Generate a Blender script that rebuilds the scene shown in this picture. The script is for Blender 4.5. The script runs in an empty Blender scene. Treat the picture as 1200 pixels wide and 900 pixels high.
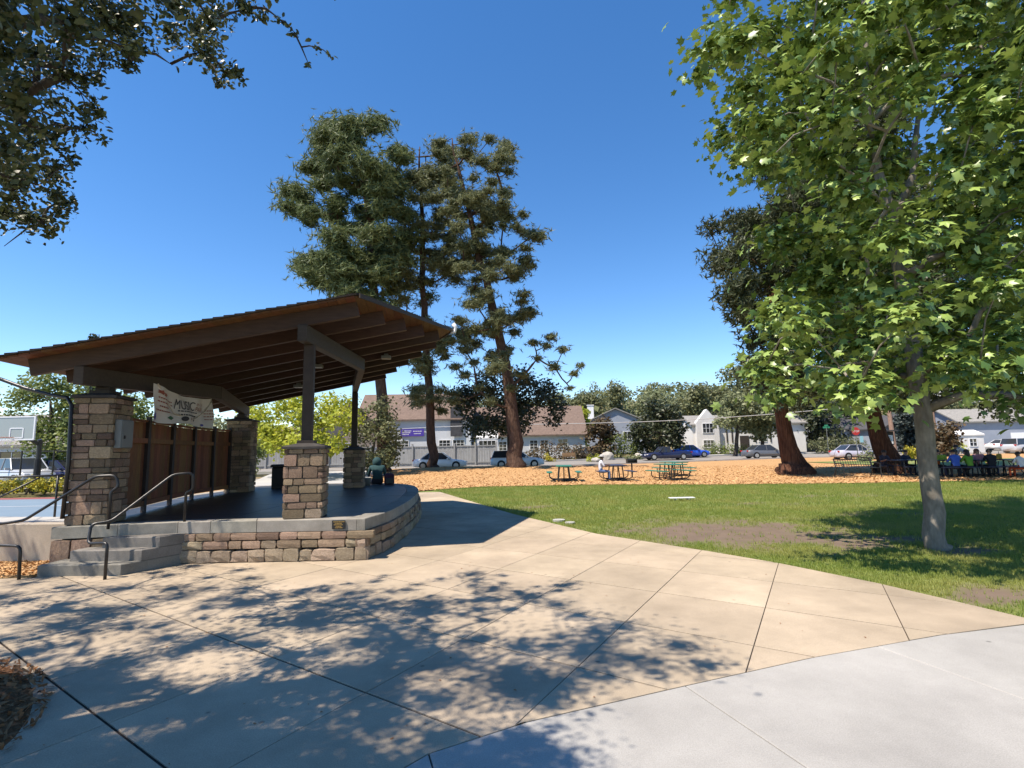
import bpy, bmesh, math, random
import numpy as np
from mathutils import Vector, Matrix
random.seed(7); rng = np.random.default_rng(11)
R_ = math.radians
sc = bpy.context.scene
COL = sc.collection
# ------------------------------------------------------------------ camera, world, sun, exposure
FPX, CAMH, PITCH, ROLL = 620.0, 1.6, math.atan(77/620.0), 0.018
fw = np.array([0, math.cos(PITCH), math.sin(PITCH)]); u0 = np.array([0, -math.sin(PITCH), math.cos(PITCH)]); r0 = np.array([1., 0, 0])
CR = math.cos(ROLL)*r0-math.sin(ROLL)*u0; CU = math.sin(ROLL)*r0+math.cos(ROLL)*u0; CC = np.array([0, 0, CAMH])
cam = bpy.data.cameras.new('camera'); camo = bpy.data.objects.new('camera', cam); COL.objects.link(camo)
cam.sensor_width = 36; cam.lens = FPX/1200*36; cam.clip_start = .05; cam.clip_end = 3000
camo.matrix_world = Matrix(((CR[0], CU[0], -fw[0], 0), (CR[1], CU[1], -fw[1], 0), (CR[2], CU[2], -fw[2], CAMH), (0, 0, 0, 1)))
sc.camera = camo
SUN = np.array([.45, .30, -1.0])                       # direction the light travels
w = bpy.data.worlds.new('World'); sc.world = w; w.use_nodes = True
nt = w.node_tree; bg = nt.nodes['Background']; sky = nt.nodes.new('ShaderNodeTexSky'); sky.sky_type = 'NISHITA'; sky.sun_disc = False
sky.sun_elevation = math.atan2(1, math.hypot(SUN[0], SUN[1])); sky.sun_rotation = math.atan2(-SUN[0], -SUN[1])
sky.altitude = 100; sky.air_density = .85; sky.dust_density = .0; sky.ozone_density = 3.0
hs = nt.nodes.new('ShaderNodeHueSaturation'); hs.inputs['Saturation'].default_value = 1.29; hs.inputs['Hue'].default_value = .504
nt.links.new(sky.outputs[0], hs.inputs['Color']); nt.links.new(hs.outputs[0], bg.inputs[0]); bg.inputs[1].default_value = .15
sl = bpy.data.lights.new('sun', 'SUN'); slo = bpy.data.objects.new('sun', sl); COL.objects.link(slo)
sl.energy = 4.4; sl.angle = R_(.53); sl.color = (1, .985, .965)
slo.rotation_euler = Vector(SUN).to_track_quat('-Z', 'Y').to_euler(); slo.location = (-20, -20, 40)
sc.view_settings.view_transform = 'Standard'; sc.view_settings.look = 'None'; sc.view_settings.gamma = 1; sc.view_settings.exposure = 0.82
sc.view_settings.use_curve_mapping = False
sc.view_settings.use_white_balance = True; sc.view_settings.white_balance_temperature = 7600; sc.view_settings.white_balance_tint = 12

# ------------------------------------------------------------------ pixel helpers (photo pixels, 1200 x 900)
def ray(x, y): return fw+CR*(x-600)/FPX+CU*(450-y)/FPX
def G(x, y, z=0.):
    d = ray(x, y); return CC+d*((z-CAMH)/d[2])
def at(x, y, Y):
    d = ray(x, y); return CC+d*(Y/d[1])
def PR(P):
    v = np.asarray(P, float)-CC; d = v@fw
    return 600+FPX*(v@CR)/d, 450-FPX*(v@CU)/d, d
def inpoly(x, y, poly):
    c = False; n = len(poly)
    for i in range(n):
        x1, y1 = poly[i]; x2, y2 = poly[i-1]
        if (y1 > y) != (y2 > y) and x < (x2-x1)*(y-y1)/(y2-y1)+x1: c = not c
    return c
def smooth(a, b, x):
    t = min(1, max(0, (x-a)/(b-a))); return t*t*(3-2*t)
def terr(x, y):
    b = .42*math.exp(-((x+3)/13)**2)*math.exp(-((y-39)/4.2)**2)
    return b+.028*max(0, min(y, 130)-50)+22*smooth(130, 330, y)*(1-.35*smooth(-20, -160, x))+5*smooth(90, 150, y)*smooth(20, 60, x)

# ------------------------------------------------------------------ materials
def nodes(name):
    m = bpy.data.materials.new(name); m.use_nodes = True; n = m.node_tree.nodes; b = n['Principled BSDF']; return m, m.node_tree, n, b
def mat(name, c1, c2=None, scale=4, rough=.8, bump=.15, bscale=60, spec=.3, metal=0., orand=0., hrand=.035, stretch=None, detail=6, fine=0., bdist=.01, stain=0.):
    m, t, n, b = nodes(name); L = t.links
    c2 = c2 or tuple(v*.75 for v in c1)
    tc = n.new('ShaderNodeTexCoord'); src = tc.outputs['Object']
    if stretch:
        mp = n.new('ShaderNodeMapping'); mp.inputs['Scale'].default_value = stretch; L.new(src, mp.inputs[0]); src = mp.outputs[0]
    if orand:
        oi0 = n.new('ShaderNodeObjectInfo'); va = n.new('ShaderNodeVectorMath'); va.operation = 'ADD'
        vm = n.new('ShaderNodeVectorMath'); vm.operation = 'SCALE'; L.new(oi0.outputs['Location'], vm.inputs[0]); vm.inputs['Scale'].default_value = 3.7
        L.new(src, va.inputs[0]); L.new(vm.outputs[0], va.inputs[1]); src = va.outputs[0]
    nz = n.new('ShaderNodeTexNoise'); nz.inputs['Scale'].default_value = scale; nz.inputs['Detail'].default_value = detail; nz.inputs['Roughness'].default_value = .6
    L.new(src, nz.inputs['Vector'])
    rp = n.new('ShaderNodeMapRange'); rp.inputs['From Min'].default_value = .3; rp.inputs['From Max'].default_value = .7; L.new(nz.outputs[0], rp.inputs[0])
    mx = n.new('ShaderNodeMix'); mx.data_type = 'RGBA'; mx.inputs[6].default_value = (*c1, 1); mx.inputs[7].default_value = (*c2, 1); L.new(rp.outputs[0], mx.inputs[0])
    out = mx.outputs[2]
    n2 = n.new('ShaderNodeTexNoise'); n2.inputs['Scale'].default_value = bscale; n2.inputs['Detail'].default_value = 4; L.new(src, n2.inputs['Vector'])
    if fine:
        r2 = n.new('ShaderNodeMapRange'); r2.inputs['From Min'].default_value = .3; r2.inputs['From Max'].default_value = .7
        r2.inputs['To Min'].default_value = 1-fine; r2.inputs['To Max'].default_value = 1+fine*.5; L.new(n2.outputs[0], r2.inputs[0])
        h2 = n.new('ShaderNodeHueSaturation'); L.new(r2.outputs[0], h2.inputs['Value']); L.new(out, h2.inputs['Color']); out = h2.outputs[0]
    if stain:
        wc = n.new('ShaderNodeNewGeometry'); n5 = n.new('ShaderNodeTexNoise'); n5.inputs['Scale'].default_value = .55; n5.inputs['Detail'].default_value = 9; n5.inputs['Roughness'].default_value = .68; L.new(wc.outputs['Position'], n5.inputs['Vector'])
        r5 = n.new('ShaderNodeMapRange'); r5.inputs['From Min'].default_value = .35; r5.inputs['From Max'].default_value = .68; r5.inputs['To Min'].default_value = 1-stain; r5.inputs['To Max'].default_value = 1+stain*.4; L.new(n5.outputs[0], r5.inputs[0])
        v5 = n.new('ShaderNodeTexVoronoi'); v5.inputs['Scale'].default_value = 2.2; L.new(wc.outputs['Position'], v5.inputs['Vector']); r6 = n.new('ShaderNodeMapRange'); r6.inputs['From Min'].default_value = .025; r6.inputs['From Max'].default_value = .05; r6.inputs['To Min'].default_value = .55; r6.inputs['To Max'].default_value = 1; L.new(v5.outputs['Distance'], r6.inputs[0])
        mm = n.new('ShaderNodeMath'); mm.operation = 'MULTIPLY'; L.new(r5.outputs[0], mm.inputs[0]); L.new(r6.outputs[0], mm.inputs[1]); h5 = n.new('ShaderNodeHueSaturation'); L.new(mm.outputs[0], h5.inputs['Value']); L.new(out, h5.inputs['Color']); out = h5.outputs[0]
    if orand:
        oi = n.new('ShaderNodeObjectInfo'); r3 = n.new('ShaderNodeMapRange'); r3.inputs['To Min'].default_value = 1-orand; r3.inputs['To Max'].default_value = 1+orand
        L.new(oi.outputs['Random'], r3.inputs[0]); h = n.new('ShaderNodeHueSaturation'); L.new(r3.outputs[0], h.inputs['Value']); L.new(out, h.inputs['Color'])
        r4 = n.new('ShaderNodeMath'); r4.operation = 'MULTIPLY_ADD'; r4.inputs[1].default_value = hrand; r4.inputs[2].default_value = .5-hrand/2
        fr = n.new('ShaderNodeMath'); fr.operation = 'FRACT'; m7 = n.new('ShaderNodeMath'); m7.operation = 'MULTIPLY'; m7.inputs[1].default_value = 7.3
        L.new(oi.outputs['Random'], m7.inputs[0]); L.new(m7.outputs[0], fr.inputs[0]); L.new(fr.outputs[0], r4.inputs[0]); L.new(r4.outputs[0], h.inputs['Hue'])
        out = h.outputs[0]
    L.new(out, b.inputs['Base Color']); b.inputs['Roughness'].default_value = rough; b.inputs['Specular IOR Level'].default_value = spec; b.inputs['Metallic'].default_value = metal
    if bump:
        bp = n.new('ShaderNodeBump'); bp.inputs['Strength'].default_value = bump; bp.inputs['Distance'].default_value = bdist; L.new(n2.outputs[0], bp.inputs['Height']); L.new(bp.outputs[0], b.inputs['Normal'])
    return m
def leafmat(name, c1, c2, trans=.35, rough=.5, spec=.35, island=True, tcol=None):
    m, t, n, b = nodes(name); L = t.links
    if island:
        g = n.new('ShaderNodeNewGeometry'); fac = g.outputs['Random Per Island']
    else:
        oi = n.new('ShaderNodeObjectInfo'); fac = oi.outputs['Random']
    mx = n.new('ShaderNodeMix'); mx.data_type = 'RGBA'; mx.inputs[6].default_value = (*c1, 1); mx.inputs[7].default_value = (*c2, 1); L.new(fac, mx.inputs[0])
    L.new(mx.outputs[2], b.inputs['Base Color']); b.inputs['Roughness'].default_value = rough; b.inputs['Specular IOR Level'].default_value = spec
    tr = n.new('ShaderNodeBsdfTranslucent')
    hv = n.new('ShaderNodeHueSaturation'); hv.inputs['Value'].default_value = 1.5; hv.inputs['Hue'].default_value = .485; L.new(mx.outputs[2], hv.inputs['Color']); L.new(hv.outputs[0], tr.inputs[0])
    ms = n.new('ShaderNodeMixShader'); ms.inputs[0].default_value = trans; L.new(b.outputs[0], ms.inputs[1]); L.new(tr.outputs[0], ms.inputs[2])
    L.new(ms.outputs[0], n['Material Output'].inputs[0]); return m
def plain(name, c, rough=.5, metal=0., spec=.4, coat=0.):
    m, t, n, b = nodes(name); b.inputs['Base Color'].default_value = (*c, 1); b.inputs['Roughness'].default_value = rough; b.inputs['Metallic'].default_value = metal
    b.inputs['Specular IOR Level'].default_value = spec; b.inputs['Coat Weight'].default_value = coat; b.inputs['Coat Roughness'].default_value = .05; return m

M = {}
M['tan'] = mat('tan_concrete', (.475, .382, .278), (.395, .318, .23), 1.3, .9, .12, 140, .2, orand=.06, hrand=.004, fine=.22, stain=.28)
M['white_conc'] = mat('pale_concrete', (.40, .385, .355), (.35, .336, .31), 1.6, .9, .1, 150, .2, orand=.03, hrand=.003, fine=.18, stain=.2)
M['conc'] = mat('cast_concrete', (.36, .335, .29), (.25, .23, .195), 5, .9, .2, 80, .2, orand=.08, fine=.15, stain=.25)
M['step'] = mat('step_concrete', (.24, .225, .20), (.16, .15, .13), 4, .9, .25, 60, .2, orand=.06, fine=.15)
M['wallc'] = mat('ramp_concrete', (.42, .36, .29), (.34, .29, .23), 3, .9, .2, 70, .2, fine=.12)
M['mortar'] = mat('mortar', (.13, .115, .10), (.09, .08, .07), 20, .95, .3, 90, .1)
M['jointsoil'] = mat('joint_soil', (.06, .045, .035), (.04, .03, .024), 12, .95, .3, 60, .1)
M['stone'] = mat('fieldstone', (.40, .285, .195), (.21, .148, .103), 9, .85, .8, 35, .2, orand=.45, fine=.25, bdist=.02)
M['stone_pale'] = mat('rough_pale_stone', (.56, .445, .315), (.32, .245, .17), 10, .9, .9, 40, .2, orand=.25, fine=.25, bdist=.03)
M['cap'] = mat('slate_cap', (.06, .055, .05), (.035, .03, .03), 8, .8, .3, 50)
M['stagefloor'] = mat('stage_floor', (.045, .044, .045), (.027, .027, .029), 1.4, .42, .1, 60, .35, orand=.06)
M['beam'] = mat('painted_timber', (.065, .050, .040), (.046, .035, .028), 4, .6, .12, 50, .25, orand=.1, stretch=(1, 6, 6))
M['rafter'] = mat('rafter_timber', (.070, .041, .028), (.044, .026, .019), 4, .6, .12, 50, .25, orand=.12, stretch=(1, 8, 8))
M['deck'] = mat('cedar_decking', (.15, .064, .028), (.095, .042, .019), 4, .7, .15, 40, .3, orand=.15, stretch=(8, 1, 8))
M['shingle'] = mat('asphalt_shingle', (.045, .038, .033), (.025, .022, .02), 30, .95, .5, 150, .1, orand=.2)
M['fence'] = mat('cedar_fence', (.26, .108, .05), (.155, .065, .031), 5, .75, .2, 60, .25, orand=.2, stretch=(9, 9, 1))
M['fencepost'] = mat('dark_post', (.06, .045, .04), None, 6, .6, .1)
M['steel'] = mat('black_steel', (.018, .018, .019), (.012, .012, .013), 10, .38, .05, 120, .5)
M['poststeel'] = mat('bronze_steel', (.055, .042, .034), (.04, .031, .026), 6, .6, .05, 90, .2)
M['grey_metal'] = mat('grey_enamel', (.16, .175, .17), (.13, .14, .14), 5, .5, .03, 90, .4)
M['banner'] = mat('vinyl_banner', (.66, .60, .56), (.60, .54, .50), 3, .6, .1, 12, .3)
M['ink'] = plain('black_ink', (.02, .02, .03), .6); M['ink_red'] = plain('red_ink', (.30, .07, .05), .6); M['ink_brown'] = plain('brown_ink', (.28, .10, .07), .6)
M['ink_blue'] = plain('blue_ink', (.05, .05, .28), .6); M['ink_green'] = plain('green_ink', (.04, .12, .05), .6); M['gold'] = plain('gold_letters', (.6, .38, .12), .4, .6)
M['white'] = plain('white_paint', (.75, .75, .74), .5); M['blackp'] = plain('black_plastic', (.015, .015, .016), .5); M['rope'] = plain('pale_rope', (.55, .47, .38), .8)
M['lawn'] = None
M['mulch'] = mat('bark_mulch', (.58, .345, .165), (.40, .225, .10), 9, .95, .8, 14, .1, fine=.45, bdist=.05)
M['chip'] = mat('bark_chip', (.64, .39, .19), (.42, .235, .105), 3, .9, .2, 60, .15)
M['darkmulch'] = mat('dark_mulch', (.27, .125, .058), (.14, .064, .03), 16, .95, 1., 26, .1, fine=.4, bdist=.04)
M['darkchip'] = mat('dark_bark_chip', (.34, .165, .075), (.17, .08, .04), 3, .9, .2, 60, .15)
M['asphalt'] = mat('asphalt', (.27, .25, .225), (.22, .205, .185), .6, .9, .2, 60, .2, fine=.1)
M['walk'] = mat('far_sidewalk', (.42, .41, .38), (.36, .35, .33), 1, .9, .1, 40)
M['dry'] = mat('dry_ground', (.26, .19, .11), (.11, .12, .045), .25, .95, .4, 12, .1, fine=.3, bdist=.05)
M['hill'] = mat('hillside', (.10, .10, .045), (.05, .065, .025), .05, .95, .4, 1, .1, fine=.3)
M['court_blue'] = mat('blue_court', (.17, .235, .29), (.14, .20, .25), .8, .8, .08, 90); M['court_red'] = mat('red_court', (.28, .085, .075), (.22, .065, .06), .8, .8, .08, 90)
M['bark_syc'] = mat('sycamore_bark', (.29, .255, .21), (.15, .13, .105), 7, .9, .7, 16, .15, stretch=(1, 1, .35), fine=.3, bdist=.03)
M['bark_red'] = mat('redwood_bark', (.17, .078, .048), (.08, .038, .026), 4, .95, 1., 9, .1, stretch=(2.5, 2.5, .25), fine=.5, bdist=.1)
M['bark_pine'] = mat('pine_bark', (.15, .09, .065), (.07, .045, .034), 4, .95, 1., 8, .1, stretch=(1.6, 1.6, .5), fine=.5, bdist=.1)
M['bark_oak'] = mat('oak_bark', (.10, .085, .07), (.055, .045, .038), 8, .95, .8, 20, .1, stretch=(1, 1, .4), fine=.3, bdist=.03)
M['leaf_syc'] = leafmat('sycamore_leaf', (.29, .39, .09), (.05, .11, .02), .10, .40, .55)
M['leaf_syc_o'] = leafmat('sycamore_leaf_single', (.29, .39, .09), (.05, .11, .02), .10, .40, .55, island=False)
M['leaf_oak'] = leafmat('oak_leaf', (.075, .092, .03), (.035, .05, .018), .2, .42, .4)
M['needle'] = leafmat('pine_needles', (.17, .205, .085), (.065, .098, .04), .22, .55, .3)
M['needle2'] = leafmat('sparse_pine_needles', (.20, .215, .105), (.085, .105, .05), .25, .55, .3)
M['redleaf'] = leafmat('redwood_spray', (.085, .10, .045), (.04, .052, .024), .2, .5, .3)
M['leaf_dark'] = leafmat('dark_evergreen_leaf', (.06, .072, .03), (.028, .038, .017), .18, .45, .4)
M['leaf_yellow'] = leafmat('yellow_green_leaf', (.40, .42, .06), (.24, .30, .035), .4, .5, .3)
M['leaf_mid'] = leafmat('mid_green_leaf', (.19, .23, .07), (.10, .145, .04), .3, .5, .3)
M['leaf_olive'] = leafmat('olive_leaf', (.19, .20, .095), (.09, .105, .05), .25, .5, .3)
M['leaf_grey'] = leafmat('grey_green_leaf', (.25, .27, .14), (.13, .155, .075), .25, .5, .3)
M['leaf_rust'] = leafmat('rust_leaf', (.15, .10, .055), (.07, .06, .03), .25, .5, .3)
M['leaf_spruce'] = leafmat('spruce_needles', (.075, .095, .085), (.035, .05, .045), .15, .55, .3)
M['leaf_flower'] = leafmat('yellow_flower', (.5, .42, .04), (.25, .25, .04), .3, .5, .3)
M['leaf_far'] = leafmat('far_woodland', (.19, .20, .09), (.085, .105, .048), .25, .6, .2)
M['grass'] = leafmat('grass_blade', (.26, .31, .065), (.13, .20, .038), .35, .5, .3)
gm = M['grass'].node_tree; gn = gm.nodes; gmx = [q for q in gn if q.type == 'MIX'][0]; gtc = gn.new('ShaderNodeTexCoord'); gnz = gn.new('ShaderNodeTexNoise'); gnz.inputs['Scale'].default_value = .9; gnz.inputs['Detail'].default_value = 5
gmap = gn.new('ShaderNodeMapRange'); gmap.inputs['From Min'].default_value = .42; gmap.inputs['From Max'].default_value = .72; gmap.inputs['To Max'].default_value = .75; gm.links.new(gtc.outputs['Object'], gnz.inputs['Vector']); gm.links.new(gnz.outputs[0], gmap.inputs[0])
gm2 = gn.new('ShaderNodeMix'); gm2.data_type = 'RGBA'; gm2.inputs[7].default_value = (.36, .33, .10, 1); gm.links.new(gmap.outputs[0], gm2.inputs[0]); gm.links.new(gmx.outputs[2], gm2.inputs[6])
for lk in list(gm.links):
    if lk.from_node == gmx and lk.to_node != gm2: ts = lk.to_socket; gm.links.remove(lk); gm.links.new(gm2.outputs[2], ts)
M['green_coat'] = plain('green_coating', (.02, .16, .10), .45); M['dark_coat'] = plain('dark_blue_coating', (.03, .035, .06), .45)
M['glass'] = plain('dark_glass', (.03, .035, .04), .08, 0, .6); M['rubber'] = plain('tyre_rubber', (.015, .015, .015), .8); M['rim'] = plain('alloy', (.45, .45, .46), .3, .8)
M['lamp_w'] = plain('headlight_glass', (.7, .7, .72), .1); M['lamp_r'] = plain('taillight', (.4, .02, .02), .2)
M['skin'] = plain('skin', (.42, .24, .16), .6); M['skin_d'] = plain('brown_skin', (.16, .085, .055), .6)
M['greyfence'] = mat('weathered_grey_boards', (.34, .34, .335), (.27, .27, .265), 2, .85, .15, 20, .2, orand=.06)
M['roof_brown'] = mat('brown_roof_shingle', (.215, .155, .125), (.155, .112, .092), 3, .95, .4, 9, .1, fine=.2)
M['roof_grey'] = mat('grey_roof_shingle', (.30, .285, .26), (.22, .21, .195), 3, .95, .4, 9, .1, fine=.2)
M['roof_dark'] = mat('dark_roof_shingle', (.09, .09, .095), (.06, .06, .065), 3, .95, .4, 9, .1)
M['rock'] = mat('pale_rock', (.5, .47, .42), (.36, .33, .29), 3, .9, .5, 12, .2)
M['wood'] = mat('bench_wood', (.28, .18, .10), (.18, .11, .06), 3, .8, .1)
M['sidewhite'] = mat('white_siding', (.62, .64, .66), (.55, .57, .60), 1, .75, .08, 10); M['sidegrey'] = mat('blue_grey_siding', (.30, .33, .38), (.26, .29, .34), 1, .75, .08, 10)
M['stucco'] = mat('white_stucco', (.72, .70, .66), (.62, .60, .57), 1, .9, .15, 10); M['sidetan'] = mat('tan_siding', (.40, .31, .24), (.34, .26, .2), 1, .85, .1, 10)
M['timberdark'] = plain('dark_timber', (.04, .03, .025), .7)

# ------------------------------------------------------------------ mesh helpers
class MB:
    def __init__(s): s.v = []; s.f = []; s.m = []
    def add(s, vs, fs, m=0):
        o = len(s.v); s.v += [tuple(map(float, q)) for q in vs]; s.f += [tuple(i+o for i in f) for f in fs]; s.m += [m]*len(fs); return s
    def box(s, c, d, rot=None, m=0):
        c = np.array(c, float); d = np.array(d, float)/2; vs = []
        for z in (-1, 1):
            for x, y in ((-1, -1), (1, -1), (1, 1), (-1, 1)):
                q = Vector((x*d[0], y*d[1], z*d[2]))
                if rot is not None: q = rot @ q
                vs.append(c+np.array(q))
        return s.add(vs, [(3, 2, 1, 0), (4, 5, 6, 7), (0, 1, 5, 4), (1, 2, 6, 5), (2, 3, 7, 6), (3, 0, 4, 7)], m)
    def bar(s, a, b, wd, ht, m=0, up=(0, 0, 1)):
        a = Vector(a); b = Vector(b); x = (b-a); ln = x.length; x.normalize(); y = Vector(up).cross(x).normalized(); z = x.cross(y)
        return s.box(np.array((a+b)/2), (ln, wd, ht), Matrix((x, y, z)).transposed(), m)
    def tube(s, pts, rad, n=8, m=0, cap=True):
        pts = [Vector(p) for p in pts]; k = len(pts)
        if not hasattr(rad, '__len__'): rad = [rad]*k
        vs = []; fs = []; ref = None
        for i, p in enumerate(pts):
            t = (pts[min(i+1, k-1)]-pts[max(i-1, 0)])
            if t.length < 1e-9: t = Vector((0, 0, 1))
            t.normalize()
            if ref is None:
                ref = Vector((1, 0, 0)) if abs(t.x) < .8 else Vector((0, 1, 0))
            x = (ref-t*ref.dot(t)).normalized(); ref = x; y = t.cross(x)
            for j in range(n):
                a = 2*math.pi*j/n; vs.append(p+(x*math.cos(a)+y*math.sin(a))*rad[i])
        for i in range(k-1):
            for j in range(n):
                fs.append((i*n+j, i*n+(j+1) % n, (i+1)*n+(j+1) % n, (i+1)*n+j))
        if cap: fs += [tuple(range(n-1, -1, -1)), tuple((k-1)*n+j for j in range(n))]
        return s.add(vs, fs, m)
    def prism(s, poly, z0, z1, m=0, bev=0.):
        n = len(poly); A = sum(poly[i-1][0]*poly[i][1]-poly[i][0]*poly[i-1][1] for i in range(n))
        if A < 0: poly = poly[::-1]
        rings = [[(x, y, z0) for x, y in poly]]
        if bev:
            rings.append([(x, y, z1-bev) for x, y in poly]); rings.append([(x, y, z1) for x, y in inset(poly, bev)])
        else: rings.append([(x, y, z1) for x, y in poly])
        vs = [q for r in rings for q in r]; fs = [tuple(range(n-1, -1, -1))]
        for k in range(len(rings)-1):
            for j in range(n): fs.append((k*n+j, k*n+(j+1) % n, (k+1)*n+(j+1) % n, (k+1)*n+j))
        fs.append(tuple((len(rings)-1)*n+j for j in range(n)))
        return s.add(vs, fs, m)
    def mesh(s, name, mats, smooth=False):
        me = bpy.data.meshes.new(name); me.from_pydata(s.v, [], s.f)
        for m in (mats if isinstance(mats, (list, tuple)) else [mats]): me.materials.append(M[m] if isinstance(m, str) else m)
        if len(me.materials) > 1: me.polygons.foreach_set('material_index', s.m)
        if smooth: me.polygons.foreach_set('use_smooth', [True]*len(s.f))
        me.update(); return me
    def build(s, name, mats, parent=None, smooth=False, bevel=0., label=None):
        o = bpy.data.objects.new(name, s.mesh(name, mats, smooth)); COL.objects.link(o)
        if parent: o.parent = parent
        if bevel:
            b = o.modifiers.new('bevel', 'BEVEL'); b.width = bevel; b.segments = 2; b.limit_method = 'ANGLE'
        if label: o['label'] = label
        return o
def inset(poly, d):
    n = len(poly); out = []
    for i in range(n):
        p0, p1, p2 = map(Vector, (poly[i-1], poly[i], poly[(i+1) % n]))
        e1 = (p1-p0); e2 = (p2-p1)
        if e1.length < 1e-6 or e2.length < 1e-6: out.append(tuple(p1)); continue
        e1.normalize(); e2.normalize(); n1 = Vector((-e1.y, e1.x)); n2 = Vector((-e2.y, e2.x)); k = max(.35, 1+n1.dot(n2)); out.append(tuple(p1+(n1+n2)*(d/k)))
    return out
def clip(poly, p, nrm):                # keep the side where (q-p).n >= 0
    out = []
    for i in range(len(poly)):
        a, b = poly[i-1], poly[i]; da = (a[0]-p[0])*nrm[0]+(a[1]-p[1])*nrm[1]; db = (b[0]-p[0])*nrm[0]+(b[1]-p[1])*nrm[1]
        if (da >= 0) != (db >= 0):
            t = da/(da-db); out.append((a[0]+(b[0]-a[0])*t, a[1]+(b[1]-a[1])*t))
        if db >= 0: out.append(b)
    return out
def area(p): return abs(sum(p[i-1][0]*p[i][1]-p[i][0]*p[i-1][1] for i in range(len(p))))/2 if len(p) > 2 else 0
def clean(p, e=.004):
    q = [p[i] for i in range(len(p)) if math.dist(p[i], p[i-1]) > e]; return q
def tag(o, label=None, cat=None, group=None, kind=None):
    if label: o['label'] = label
    if cat: o['category'] = cat
    if group: o['group'] = group
    if kind: o['kind'] = kind
    return o
def empty(name, loc, rz=0, label=None, cat=None, group=None):
    o = bpy.data.objects.new(name, None); COL.objects.link(o); o.location = loc; o.rotation_euler.z = rz; o.empty_display_size = .2
    return tag(o, label, cat, group)
def link(name, me, parent, loc=(0, 0, 0), rot=(0, 0, 0), scale=(1, 1, 1)):
    o = bpy.data.objects.new(name, me); COL.objects.link(o); o.parent = parent; o.location = loc; o.rotation_euler = rot; o.scale = scale; return o
def copy_tree(o, parent=None):
    c = o.copy(); COL.objects.link(c); c.parent = parent
    for ch in o.children: copy_tree(ch, c)
    return c
def scatter(name, tv, tf, P, Rm, S, mtl, parent=None):
    tv = np.asarray(tv, float); tf = np.asarray(tf, int); n = len(P); k = len(tv)
    V = np.einsum('nij,kj->nki', Rm, tv)*np.asarray(S)[:, None, None]+np.asarray(P)[:, None, :]
    Fc = (tf[None]+(np.arange(n)*k)[:, None, None]).reshape(-1, tf.shape[1]); q = tf.shape[1]
    me = bpy.data.meshes.new(name); me.vertices.add(n*k); me.vertices.foreach_set('co', V.ravel()); me.loops.add(Fc.size); me.loops.foreach_set('vertex_index', Fc.ravel().astype(np.int32))
    me.polygons.add(len(Fc)); me.polygons.foreach_set('loop_start', (np.arange(len(Fc))*q).astype(np.int32)); me.polygons.foreach_set('loop_total', np.full(len(Fc), q, np.int32))
    me.materials.append(M[mtl]); me.update(calc_edges=True)
    o = bpy.data.objects.new(name, me); COL.objects.link(o)
    if parent: o.parent = parent
    return o
def frames(N, spin=None):               # rotation matrices whose z is N
    N = N/np.linalg.norm(N, axis=1)[:, None]; a = rng.normal(size=N.shape) if spin is None else spin
    x = a-(a*N).sum(1)[:, None]*N; x /= np.linalg.norm(x, axis=1)[:, None]; y = np.cross(N, x); return np.stack([x, y, N], axis=2)
def sheet(name, fn, nu, nv, mtl, kind='structure', thick=0):
    vs = [fn(i/nu, j/nv) for j in range(nv+1) for i in range(nu+1)]
    fs = [(j*(nu+1)+i, j*(nu+1)+i+1, (j+1)*(nu+1)+i+1, (j+1)*(nu+1)+i) for j in range(nv) for i in range(nu)]
    o = MB().add(vs, fs).build(name, mtl, smooth=True); return tag(o, kind=kind)
def interp(pts, x):
    if x <= pts[0][0]: return pts[0][1]
    for (a, b), (c, d) in zip(pts, pts[1:]):
        if x <= c: return b+(d-b)*(x-a)/(c-a)
    return pts[-1][1]

# ------------------------------------------------------------------ setting: ground, paving, lawn, mulch, street
def gp(a): return math.copysign(abs(a)**2.6*900, a)
def gfn(a, b):
    x = gp(a*2-1); y = -80+(b**2.4)*1000; return (x, y, terr(x, y)-.16)
sheet('ground', gfn, 90, 110, 'dry')
A = np.array([.492, .871]); B = np.array([.815, -.580]); nA = np.array([.871, -.492]); nB = np.array([.580, .815])
lawn_edge = [(-2.9, 21.2), (-.04, 13.6), (1.55, 10.25), (2.93, 8.45), (3.6, 7.47), (4.2, 6.28), (4.45, 5.6), (4.64, 5.0)]
warc = [(-2.3, .8), (-1.6, 1.75), (-.48, 3.05), (.05, 3.36), (1.13, 3.8), (2.24, 4.24), (3.54, 4.66), (4.64, 4.92)]
plaza = lawn_edge+[(4.66, 4.94)]+warc[::-1][1:]+[(-2.6, -3), (-10, -3), (-10, 7.2), (-6.5, 7.4), (-6.5, 8.6), (-4.4, 9.5), (-4.2, 19), (-4.2, 21.2)]
pl = empty('paving', (0, 0, 0)); tag(pl, kind='structure')
MB().prism(plaza, -.1, -.010).build('joint_bed', 'jointsoil', pl)
for i in range(-14, 8):
    for j in range(-6, 19):
        a0, a1 = -.547+1.10*i, -.547+1.10*(i+1); b0, b1 = 2.49+1.14*j, 2.49+1.14*(j+1)
        g = .0055; p = plaza
        p = clip(p, nA*(a0+.0038), nA); p = p and clip(p, nA*(a1-.0038), -nA); p = p and clip(p, nB*(b0+.010), nB); p = p and clip(p, nB*(b1-.010), -nB)
        p = clean(p) if p else []
        if area(p) > .02 and max(q[1] for q in p) > 1.2:
            c = (sum(q[0] for q in p)/len(p), sum(q[1] for q in p)/len(p)); dz = rng.uniform(-.0012, .0012)
            MB().prism([(q[0]-c[0], q[1]-c[1]) for q in p], -.09, dz, bev=.002).build('slab', 'tan', pl).location = (c[0], c[1], 0)
wk = empty('walkway', (0, 0, 0)); tag(wk, kind='structure')
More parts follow.
